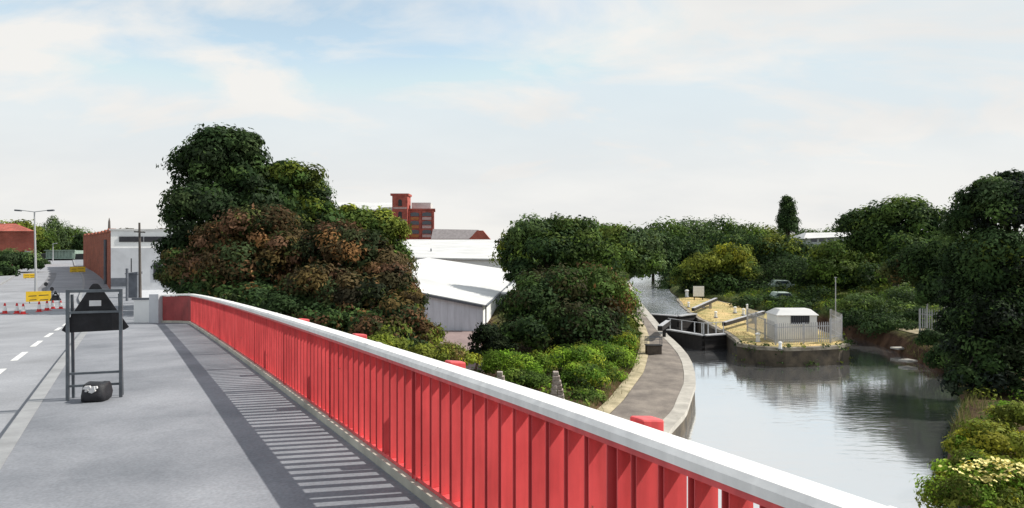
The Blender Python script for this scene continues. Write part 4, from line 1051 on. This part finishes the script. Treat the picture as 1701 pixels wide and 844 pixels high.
def leaves(name, lobes, n, size, pal, parent, seed, clump=.36, holes=0.0):
    """lobes: (centre, (rx, ry, rz)[, palette]); leaf-sized faces gathered in clumps through each lobe's outer volume"""
    rg = np.random.default_rng(seed)
    vol = np.array([(lb[1][0] * lb[1][1] * lb[1][2]) ** (2 / 3) for lb in lobes]); vol /= vol.sum()
    V, C = [], []
    for lb, fr in zip(lobes, vol):
        c = np.array(lb[0]); r = np.array(lb[1]); pl = np.array(lb[2] if len(lb) > 2 else pal)
        pl = np.concatenate([pl, pl * np.array([1.45, 1.4, 1.1])[None, :], pl * .62])
        ncl = max(10, int(34 + 11 * min(7, r.mean())))
        d = rg.normal(size=(ncl, 3)); d /= np.linalg.norm(d, axis=1)[:, None]
        d[:, 2] = np.where(d[:, 2] < -.35, -d[:, 2], d[:, 2])
        rad = rg.uniform(.4, 1.02, ncl) ** .6
        cc = c + d * r * rad[:, None]
        cr = clump * r.mean() * rg.uniform(.35, 1.35, ncl)
        m = int(n * 1.9 * fr) + 8
        w = cr ** 2; w /= w.sum()
        ids = rg.choice(ncl, m, p=w)
        ld = rg.normal(size=(m, 3)); ld /= np.linalg.norm(ld, axis=1)[:, None]
        lr = rg.uniform(.25, 1.05, m) ** .5 * np.where(rg.random(m) < .16, rg.uniform(1.0, 1.25, m), 1.0)
        pos = cc[ids] + ld * (cr[ids] * lr)[:, None] * np.array([1.15, 1.15, .8]) + rg.normal(size=(m, 3)) * (cr[ids] * .10)[:, None]
        k_ = int(m * .085); nsp = max(6, int(ncl * .8))
        sd = rg.normal(size=(nsp, 3)); sd[:, 2] = np.abs(sd[:, 2]) * .9 - .15; sd /= np.linalg.norm(sd, axis=1)[:, None]
        si = rg.integers(0, nsp, k_); sf = rg.uniform(.8, 1.0, k_) + rg.random(k_) ** 2 * rg.uniform(.08, .34, nsp)[si]
        pos[:k_] = c + sd[si] * r * sf[:, None] + rg.normal(size=(k_, 3)) * r.mean() * .045
        nrm = ld * 1.0 + d[ids] * .5 + rg.normal(size=(m, 3)) * .38 + np.array([0, 0, .25]); nrm /= np.linalg.norm(nrm, axis=1)[:, None]
        a = np.cross(nrm, rg.normal(size=(m, 3))); a /= np.linalg.norm(a, axis=1)[:, None] + 1e-9
        b_ = np.cross(nrm, a)
        sz = size * .74 * rg.uniform(.4, 1.45, m)[:, None]
        bend_ = nrm * sz * .18
        V.append(np.stack([pos - a * sz, pos + b_ * sz * .48 + bend_, pos + a * sz, pos - b_ * sz * .48 + bend_], 1))
        tint = pl[rg.integers(0, len(pl), ncl)] * rg.uniform(.75, 1.25, ncl)[:, None]
        col = tint[ids] * rg.uniform(.75, 1.3, m)[:, None]
        C.append(col)
    V = np.concatenate(V); C = np.concatenate(C); nl = len(V)
    off = np.array(world_loc(parent)) if parent is not None else np.zeros(3)
    me = bpy.data.meshes.new(name)
    co = (V.reshape(-1, 3) - off).astype(np.float32)
    me.vertices.add(nl * 4); me.vertices.foreach_set('co', co.ravel())
    me.loops.add(nl * 4); me.loops.foreach_set('vertex_index', np.arange(nl * 4, dtype=np.int32))
    me.polygons.add(nl); me.polygons.foreach_set('loop_start', np.arange(0, nl * 4, 4, dtype=np.int32))
    me.update(calc_edges=True)
    at = me.attributes.new('leaf_colour', 'FLOAT_COLOR', 'POINT')
    at.data.foreach_set('color', np.repeat(np.concatenate([C, np.ones((nl, 1))], 1), 4, 0).astype(np.float32).ravel())
    me.materials.append(M_LEAF)
    o = bpy.data.objects.new(name, me); COL.objects.link(o)
    if parent is not None: o.parent = parent
    return o
SEED = [100]
def tree(name, label, cat, lobes_px, n, size, pal, group=None, base=None, trunk=True, z_base=None):
    """lobes_px: (u, v, D, half-width px, half-height px[, depth m[, palette]])"""
    SEED[0] += 1
    lobes = []
    for lb in lobes_px:
        u, v, D, ru, rv = lb[:5]; k = D / F
        dep = lb[5] if len(lb) > 5 and lb[5] else ru * k * .9
        e = (tuple(W(u, v, D)), (ru * k, dep, rv * k))
        lobes.append(e + ((lb[6],) if len(lb) > 6 else ()))
    main = max(lobes, key=lambda e: e[1][0] * e[1][2])
    bx, by = base if base else (main[0][0], main[0][1])
    zb = z_base if z_base is not None else gz(bx, by)
    t = thing(name, label, cat, (bx, by, zb), group)
    leaves('crown' if trunk else 'foliage', lobes, n, size, pal, t, SEED[0])
    rg = random.Random(SEED[0])
    q = MB()
    hgt = max(e[0][2] + e[1][2] for e in lobes) - zb
    r0 = max(.06, hgt * (.028 if trunk else .014))
    fork = Vector((bx, by, zb + hgt * (.32 if trunk else .12)))
    q.chain([(bx, by, zb - .3), (bx + rg.uniform(-.1, .1), by, zb + hgt * .12), fork], [r0 * 1.35, r0, r0 * .8], 9)
    for e in lobes:
        c = Vector(e[0])
        for kx in range(3):
            en = c + Vector((rg.uniform(-.6, .6) * e[1][0], rg.uniform(-.6, .6) * e[1][1], rg.uniform(-.1, .6) * e[1][2]))
            mid = fork.lerp(en, .5) + Vector((rg.uniform(-.1, .1) * hgt * .4, rg.uniform(-.1, .1) * hgt * .4, hgt * .04))
            q.chain([fork, mid, en], [r0 * .55, r0 * .32, r0 * .08], 5)
    q.build('trunk' if trunk else 'stems', M_BARK, t)
    return t
# --- big group behind the parapet, left
tree('broadleaf_tree', 'tallest dark green tree, standing behind the far end of the red parapet', 'tree',
     [(372, 262, 37, 62, 42), (345, 300, 37, 52, 50), (408, 300, 37, 42, 48), (335, 360, 36, 56, 60), (395, 370, 37, 66, 62), (318, 430, 36, 44, 48), (375, 440, 36, 60, 50), (358, 232, 37, 30, 14), (405, 236, 37, 26, 14)], 30000, .17, DKG + [(.04, .062, .03)], 'trees behind the parapet', base=(-15.0, 37), z_base=4.4)
tree('broadleaf_tree', 'second dark green tree right of the tallest one, above copper bushes', 'tree',
     [(487, 308, 38, 46, 34), (465, 345, 38, 50, 50), (512, 350, 38, 38, 50), (540, 380, 38, 34, 42), (480, 400, 38, 60, 44), (470, 282, 38, 22, 12)], 18000, .17, DKG + GRG[:1] + MID[:1] + OLV[:1], 'trees behind the parapet', base=(-11.6, 38.5))
tree('broadleaf_tree', 'bright yellow green tree in front of the brick mill', 'tree',
     [(600, 388, 42, 50, 36, None, MID + OLV[:1]), (632, 392, 42, 40, 40, None, OLV + MID[:1]), (572, 400, 42, 36, 36, None, MID), (640, 440, 42, 42, 40, None, MID), (580, 352, 42, 14, 10)], 15000, .17, OLV, 'trees behind the parapet', base=(-8.4, 43))
tree('copper_shrub', 'large copper and brown leaved shrub nearest the parapet end', 'shrub',
     [(430, 392, 31, 62, 46), (370, 420, 31, 44, 46), (405, 455, 30, 72, 40), (330, 450, 31, 46, 36), (360, 480, 30.5, 70, 16, None, DKG + COP[2:3]), (470, 440, 30, 56, 50), (450, 490, 29.5, 60, 26, None, DKG + COP[:2])], 24000, .13, COP, 'copper shrubs behind the parapet', base=(-11, 31), trunk=False)
tree('copper_shrub', 'dark copper shrub between the yellow green tree and the parapet', 'shrub',
     [(560, 430, 30, 58, 52), (615, 445, 30, 52, 50), (530, 485, 28, 58, 42), (590, 505, 27.5, 62, 40), (640, 490, 28.5, 48, 48), (520, 420, 31, 40, 46)], 26000, .13, COP + [(.035, .032, .018), (.025, .035, .016)], 'copper shrubs behind the parapet', base=(-6.8, 29.5), trunk=False)
tree('copper_shrub', 'lowest copper and olive shrub beside the pink yard', 'shrub',
     [(660, 540, 26.5, 52, 42, None, COP[:3] + DKG), (715, 590, 25, 34, 16, None, OLV + DKG), (700, 570, 26, 36, 34, None, OLV[:2] + COP[:2]), (630, 560, 25, 50, 30), (680, 505, 27, 26, 30)], 14000, .11, COP + OLV[:1], 'copper shrubs behind the parapet', base=(-3.6, 26.5), trunk=False)
tree('shrub', 'dark bush at the parapet end, below the tallest tree', 'shrub',
     [(300, 450, 33, 30, 34), (330, 470, 32, 50, 22), (290, 470, 32, 16, 14)], 6000, .13, DKG + COP[4:], 'low shrubs along the bridge bank', base=(-14.2, 32.5), trunk=False)
tree('shrub', 'dark undergrowth bush filling the bank under the copper shrubs', 'shrub',
     [(470, 515, 27, 50, 22, None, DKG + COP[2:3]), (540, 535, 26.5, 56, 26, None, DKG + COP[:1]), (600, 548, 26, 52, 26), (650, 575, 25, 44, 22), (420, 498, 28, 44, 16), (380, 488, 29, 44, 14), (560, 510, 28, 60, 30)], 16000, .11, DKG + COP[2:3] + COP[:1], 'low shrubs along the bridge bank', base=(-6.6, 27), trunk=False)
tree('shrub', 'yellowing low weeds just behind the white rail', 'shrub',
     [(735, 590, 24, 40, 14, None, OLV + [(.2, .15, .06)]), (775, 600, 24, 24, 10, None, YEL), (700, 590, 23.5, 34, 12), (640, 572, 23, 40, 10, None, OLV)], 7000, .07, OLV, 'low shrubs along the bridge bank', base=(-2.4, 24), trunk=False)
# --- between the warehouse and the towpath
tree('broadleaf_tree', 'broad dark tree right of the warehouse, behind the round canal bush', 'tree',
     [(890, 400, 74, 50, 34, None, MID + GRG), (945, 392, 74, 50, 30), (915, 430, 72, 64, 40), (860, 420, 74, 34, 36, None, OLV + DKG), (975, 425, 72, 46, 40), (868, 458, 70, 24, 26, None, DKG), (850, 440, 73, 16, 24, None, DKG + OLV[:1])], 16500, .30, MID + DKG, 'trees beside the canal', base=(4, 74))
tree('broadleaf_tree', 'rounded olive tree where the canal bends out of sight', 'tree',
     [(1010, 405, 86, 40, 30, None, OLV + MID), (1050, 415, 86, 46, 34, None, GRG + OLV[:1]), (1030, 440, 84, 54, 34, None, MID), (990, 440, 84, 40, 30), (1065, 445, 84, 34, 26)], 13000, .32, MID + GRG, 'trees beside the canal', base=(11.0, 88))
tree('canal_bush', 'large round dark bush beside the towpath and lock', 'shrub',
     [(930, 490, 50, 70, 40), (985, 490, 50, 60, 44, None, MID + COP[:1]), (890, 520, 49, 60, 46), (950, 540, 48, 84, 46), (1020, 510, 51, 36, 40, None, MID + OLV[:2] + COP[:1]), (1030, 550, 50, 34, 36, None, OLV + MID), (880, 560, 46, 56, 30), (985, 560, 47, 60, 30)], 30000, .20, DKG + [(.05, .05, .022)] + MID[:1], 'bushes beside the canal', base=(4.6, 51), trunk=False)
tree('shrub', 'very dark small conifer like bush at the warehouse corner', 'shrub',
     [(806, 568, 44, 22, 30), (830, 580, 44, 26, 18), (800, 590, 43.5, 20, 12)], 5000, .13, [(.014, .024, .012), (.02, .03, .014)], 'bushes beside the canal', base=(-1.5, 44), trunk=False)
tree('ivy_bank', 'bright ivy mound left of the pointed stone pier', 'ivy',
     [(840, 606, 38, 40, 18, None, IVY[:3]), (880, 612, 37, 46, 18, None, IVY), (860, 632, 35, 36, 16, None, MID + IVY[:1]), (885, 636, 35, 26, 14, None, MID)], 12000, .09, IVY, 'ivy on the towpath bank', trunk=False, base=(.6, 37))
tree('ivy_bank', 'bright ivy mound between the pointed stone pier and the towpath', 'ivy',
     [(960, 600, 40, 46, 20), (1000, 598, 42, 50, 24), (1035, 580, 45, 26, 24, None, IVY + YEL[:1]), (965, 632, 36, 40, 26), (1005, 632, 38, 34, 24), (975, 664, 33, 26, 16, None, MID + IVY[:1]), (985, 664, 34, 18, 16)], 20000, .10, IVY + MID[:1], 'ivy on the towpath bank', trunk=False, base=(4.2, 38.5))
# --- across the canal
tree('yellow_bush', 'large yellow green bush behind the notice board', 'shrub',
     [(1215, 432, 92, 34, 24, None, YEL + OLV), (1180, 445, 92, 40, 24, None, OLV), (1230, 458, 91, 26, 34, None, OLV + MID[:1]), (1150, 460, 92, 34, 18, None, OLV + MID), (1195, 474, 92, 60, 20, None, DKG + MID[:1])], 12000, .26, OLV, 'bushes across the canal', trunk=False)
tree('hedge', 'dark hedge behind the lock island and hut', 'hedge',
     [(1250, 490, 90, 60, 26), (1310, 470, 92, 60, 40), (1360, 480, 88, 50, 36), (1200, 494, 92, 50, 16), (1270, 512, 75, 50, 16), (1330, 520, 70, 60, 18), (1300, 510, 84, 60, 26), (1230, 506, 90, 40, 20), (1350, 510, 78, 40, 30), (1130, 480, 108, 40, 22)], 26000, .24, DKG + [(.018, .03, .012)], 'bushes across the canal', trunk=False, base=(36, 92))
tree('broadleaf_tree', 'dark olive tree with a yellowed top left of the poplar foot', 'tree',
     [(1292, 412, 105, 36, 18, None, OLV + YEL[:1] + DKG), (1270, 425, 104, 30, 26), (1320, 435, 104, 46, 30), (1345, 455, 100, 40, 26)], 10000, .32, DKG + OLV[:1], 'trees across the canal', base=(41, 105))
tree('broadleaf_tree', 'pale green spreading tree below the white pavilion', 'tree',
     [(1400, 425, 84, 46, 22, None, MID + OLV[:1]), (1440, 440, 84, 50, 24, None, MID + OLV[:1]), (1385, 455, 82, 44, 24), (1440, 470, 80, 50, 26, None, DKG + MID)], 13000, .26, MID, 'trees across the canal', base=(41, 84))
tree('broadleaf_tree', 'mid green tree rising left of the big dark right hand tree', 'tree',
     [(1440, 375, 76, 44, 24), (1500, 362, 74, 48, 28, None, MID + GRG), (1540, 390, 72, 44, 40), (1470, 405, 74, 56, 30, None, DKG + MID[:1]), (1520, 430, 70, 50, 36, None, MID + DKG)], 18000, .27, MID + DKG, 'trees across the canal', base=(41, 74))
tree('low_hedge', 'light green low hedge behind the right bank', 'hedge',
     [(1430, 508, 62, 40, 14, None, MID + GRG), (1480, 520, 61, 46, 16, None, MID + GRG[1:]), (1520, 530, 59, 34, 16, None, DKG), (1440, 530, 60, 50, 14, None, DKG), (1470, 540, 58, 50, 12, None, DKG + MID[:1]), (1515, 548, 56, 30, 11, None, DKG + MID[:1]), (1500, 500, 63, 36, 18, None, MID[:2] + GRG)], 14000, .15, MID, 'bushes across the canal', trunk=False, base=(34, 62))
tree('broadleaf_tree', 'huge dark tree leaning over the water at the right edge', 'tree',
     [(1650, 345, 38, 54, 46, None, DKG + GRG), (1690, 360, 37, 60, 60), (1608, 385, 39, 36, 40, None, DKG + GRG[2:]), (1660, 440, 37, 74, 58, None, DKG + OLV[:1]), (1612, 480, 38, 40, 46), (1660, 540, 36, 72, 56), (1618, 585, 36, 44, 44), (1680, 630, 34, 60, 50),
      (1640, 312, 38, 24, 16, None, MID + GRG), (1676, 300, 38, 22, 14), (1700, 312, 38, 30, 22), (1590, 425, 38.5, 26, 20, None, DKG + GRG), (1606, 640, 34, 34, 32), (1690, 480, 36, 50, 60), (1640, 540, 35, 44, 46), (1660, 590, 35, 60, 50), (1586, 545, 38, 24, 42), (1580, 500, 38, 20, 18)], 46000, .15, DKG + [(.018, .028, .014), (.03, .042, .032)], 'trees across the canal', base=(26, 37))
tree('broadleaf_tree', 'dark tree half hidden left of the huge right hand tree', 'tree',
     [(1545, 450, 52, 50, 40), (1580, 430, 50, 40, 40), (1560, 490, 50, 34, 36), (1505, 460, 54, 40, 30, None, DKG + COP[4:])], 13000, .2, DKG, 'trees across the canal', base=(35, 53))
tree('flowering_shrub', 'olive and gold shrub with pale yellow flowers at the bottom right corner', 'shrub',
     [(1604, 790, 21, 44, 30), (1650, 740, 23, 56, 30, None, OLV + YEL[:2]), (1660, 800, 20.5, 70, 34), (1578, 822, 20.5, 36, 28), (1620, 835, 19.5, 70, 30), (1690, 700, 24.5, 40, 26, None, OLV + IVY[:1]), (1610, 745, 23, 36, 16)], 22000, .085, OLV + YEL[:1] + IVY[:2], 'shrubs on the near bank', trunk=False, base=(14.4, 21.5), z_base=-.1)
fs_ = bpy.data.objects['flowering_shrub']
rg = random.Random(5); q = MB()
for (u, v) in ((1598, 778), (1618, 773), (1655, 790), (1668, 770), (1690, 778), (1636, 797), (1648, 768)):
    c = W(u, v, 19.3)
    for i in range(34):
        p = c + Vector((rg.gauss(0, .22), rg.gauss(0, .15), rg.gauss(0, .06)))
        a = rg.uniform(0, 6.28); d = Vector((math.cos(a), math.sin(a), rg.uniform(-.3, .3))) * .06; e = Vector((-d.y, d.x, .03))
        q.add([p - d, p + e * .8, p + d, p - e * .8], [(0, 1, 2, 3)])
M_FLOW = mat('flower_yellow', (.75, .66, .22), .7, .2, 3)
tag(q.build('flowers', M_FLOW, fs_), kind='stuff')
# small bank shrubs, ground cover along the banks
tree('shrub', 'low dark scrub on the right bank below the palisade panel', 'shrub',
     [(1555, 565, 47, 26, 16), (1580, 600, 44, 30, 26)], 5000, .14, DKG, 'bushes across the canal', trunk=False)
# --- far belt of trees
far = [(1105, 395, 135, 46, 26, MID), (1150, 392, 150, 48, 26, GRG), (1195, 388, 160, 44, 26, DKG + MID), (1240, 395, 165, 44, 22, MID), (1275, 398, 170, 40, 20, OLV), (1345, 398, 175, 40, 14, GRG), (1390, 402, 170, 40, 22, MID),
       (1430, 385, 150, 40, 26, MID), (1085, 415, 120, 40, 34, DKG), (1135, 425, 125, 46, 30, DKG), (1200, 415, 130, 50, 30, DKG + MID), (1255, 420, 125, 36, 26, DKG), (1375, 428, 120, 44, 18, MID)]
far_l = ['leftmost tree of the far belt, over the canal bend', 'grey green far tree between the canal bend and the poplar', 'taller dark far tree above the yellow bush', 'far tree just left of the poplar, mid green',
         'olive far tree at the poplar foot', 'low far tree directly right of the poplar', 'far tree behind the white pavilion', 'far tree topping the belt right of the pavilion',
         'dark lower tree at the canal bend', 'dark lower tree above the upper canal reach', 'dark lower tree behind the yellow bush', 'dark lower tree right of the yellow bush', 'green lower tree in front of the white pavilion']
for (u, v, D, ru, rv, pl), lb in zip(far, far_l):
    tree('broadleaf_tree', lb, 'tree', [(u, v, D, ru * .8, rv), (u - ru * .5, v + rv * .45, D, ru * .6, rv * .8), (u + ru * .5, v + rv * .4, D, ru * .6, rv * .8), (u, v + rv * .9, D, ru * .9, rv)], 3600, .42, pl, 'far belt of trees')
tree('poplar', 'lone dark upright poplar on the horizon', 'tree', [(1308, 356, 150, 12, 26), (1311, 378, 150, 17, 20), (1307, 338, 150, 7, 14), (1305, 368, 150, 13, 22)], 6000, .3, DKG + GRG[:1], base=(59.7, 150))
lt = [(92, 392, 225, 26, 22, GRG, 'tallest pointed tree behind the green bridge'), (66, 400, 205, 24, 20, MID, 'tree between the brick house and the green bridge'), (120, 397, 230, 30, 18, MID, 'round tree behind the right end of the green bridge'),
      (25, 385, 135, 36, 14, OLV, 'tree behind the red brick house roof'), (139, 405, 205, 16, 16, DKG, 'dark tree beside the long brick building end')]
for u, v, D, ru, rv, pl, lb in lt:
    lo = [(u, v, D, ru, rv), (u, v + rv * .8, D, ru * 1.1, rv), (u - ru * .4, v + rv, D, ru * .7, rv)]
    if 'pointed' in lb: lo.append((u - 4, v - rv * .8, D, ru * .35, rv * .7))
    tree('broadleaf_tree', lb, 'tree', lo, 3800, .42, pl, 'trees at the end of the road')
tree('hedge', 'dark hedge in front of the red brick house', 'hedge', [(20, 438, 80, 36, 18), (48, 440, 82, 18, 14), (4, 455, 72, 20, 16, None, DKG), (68, 440, 110, 14, 8)], 9000, .2, DKG + GRG[:1], trunk=False, base=(-58, 80))
for (u, lb) in ((213, 'brown topped tree behind the white building, left of the pole'), (272, 'brown topped tree behind the white building, beside the tallest tree')):
    tree('broadleaf_tree', lb, 'tree', [(u, 386, 72, 17, 4), (u, 398, 72, 14, 10)], 1500, .2, [(.07, .05, .02), (.05, .05, .02)], 'trees behind the white building')
# ground cover, nobody could count it
rg = np.random.default_rng(3)
pts = []
while len(pts) < 5200:
    x, y = rg.uniform(-9, 46), rg.uniform(18, 100)
    p = (x, y)
    pts.append(p)
pts = np.array(pts)
ok = (sdist(pts[:, 0], pts[:, 1], BASIN) > 1.5) & (sdist(pts[:, 0], pts[:, 1], UPPER) > 1.5)
ok &= sdist(pts[:, 0], pts[:, 1], pl_) > .9
ok &= sdist(pts[:, 0], pts[:, 1], isl) > 0
ok &= ~((pts[:, 0] > -12) & (pts[:, 0] < -1.4) & (pts[:, 1] > 41) & (pts[:, 1] < 125)) & ~((pts[:, 0] > -4) & (pts[:, 0] < 4) & (pts[:, 1] > 60))
s_ = RX.x * pts[:, 0] + RX.y * pts[:, 1]; ok &= s_ > 3.2
bare = (pts[:, 0] > 25) & (pts[:, 0] < 35) & (pts[:, 1] > 38) & (pts[:, 1] < 60)
ok &= ~(bare & (sdist(pts[:, 0], pts[:, 1], BASIN) < 4.5))
pts = pts[ok]; hh = height(pts[:, 0], pts[:, 1])
lob = [((x, y, z + .1), (.55, .55, .4), [MID, IVY, DKG, OLV][i % 4]) for i, ((x, y), z) in enumerate(zip(pts, hh))]
lob = lob[:1500]
rg2 = np.random.default_rng(9)
for a_, b2_ in zip(isl0[:9], isl0[1:10]):
    for f in np.linspace(0, 1, 8):
        x_, y_ = a_[0] + (b2_[0] - a_[0]) * f, a_[1] + (b2_[1] - a_[1]) * f
        if rg.random() < .75: lob.append(((x_ + rg.uniform(-.05, .3), y_ + rg.uniform(-.12, .1), rg.choice([ZI + .02, .15, ZI - .3])), (.3, .22, .2), [MID, DKG, OLV][int(rg.integers(3))]))
o = leaves('undergrowth', lob, 60000, .12, MID, None, 77, clump=.55)
tag(o, 'low green undergrowth covering the canal banks', None, None, 'stuff')

# long grass along the edges of the towpath, the banks and the island
rg = np.random.default_rng(12)
pts = []
ll3 = resample(offs(tow_l, None, .55), 400)
for x, y in ll3:
    if 22 < y < 70:
        for _ in range(14): pts.append((x + rg.normal() * .28, y + rg.uniform(-.2, .2), None))
ed = resample([(27.9, 52), (26.7, 43.5), (22.9, 36), (19.4, 31.5), (16.4, 27), (14.0, 22), (12.4, 18)], 260)
for x, y in ed:
    for _ in range(14): pts.append((x + .5 + abs(rg.normal()) * .7, y + rg.uniform(-.2, .2), None))
i3 = resample(inset(isl0, .5) + [inset(isl0, .5)[0]], 300)
for x, y in i3:
    for _ in range(5): pts.append((x + rg.normal() * .25, y + rg.normal() * .25, ZI + .02))
for _ in range(2500):
    pts.append((rg.uniform(17.5, 25), rg.uniform(48, 86), ZI + .02))
V, C, Fc = [], [], []
arr = np.array([(p[0], p[1]) for p in pts]); gh = height(arr[:, 0], arr[:, 1]); di = sdist(arr[:, 0], arr[:, 1], isl0); dt_ = sdist(arr[:, 0], arr[:, 1], pl_)
for (x, y, z), g_, d_, dt2 in zip(pts, gh, di, dt_):
    if z is not None and d_ > -.35: continue
    if z is None and (g_ < .15): continue
    if z is None: z = max(g_, .9 if dt2 < .3 else -9)
    isle = d_ < 0
    h = rg.uniform(.06, .16) if isle else rg.uniform(.14, .42)
    an = rg.uniform(0, 6.28); w = .018; lx, ly = rg.normal() * h * .35, rg.normal() * h * .35
    c_, s_ = math.cos(an) * w, math.sin(an) * w
    k0 = len(V); V += [(x - c_, y - s_, z - .02), (x + c_, y + s_, z - .02), (x + lx, y + ly, z + h)]
    Fc.append((k0, k0 + 1, k0 + 2))
    col = (np.array([(.30, .24, .09), (.2, .2, .06), (.36, .28, .13)]) if isle else np.array([(.09, .13, .03), (.16, .17, .05), (.24, .2, .09)]))[int(rg.integers(3))] * rg.uniform(.7, 1.2)
    C += [(*col, 1)] * 3
me = bpy.data.meshes.new('long_grass'); me.from_pydata(V, [], Fc)
at = me.attributes.new('leaf_colour', 'FLOAT_COLOR', 'POINT'); at.data.foreach_set('color', np.array(C, dtype=np.float32).ravel())
me.materials.append(M_LEAF)
o = bpy.data.objects.new('long_grass', me); COL.objects.link(o); tag(o, 'long grass fringing the towpath, banks and lock island', None, None, 'stuff')
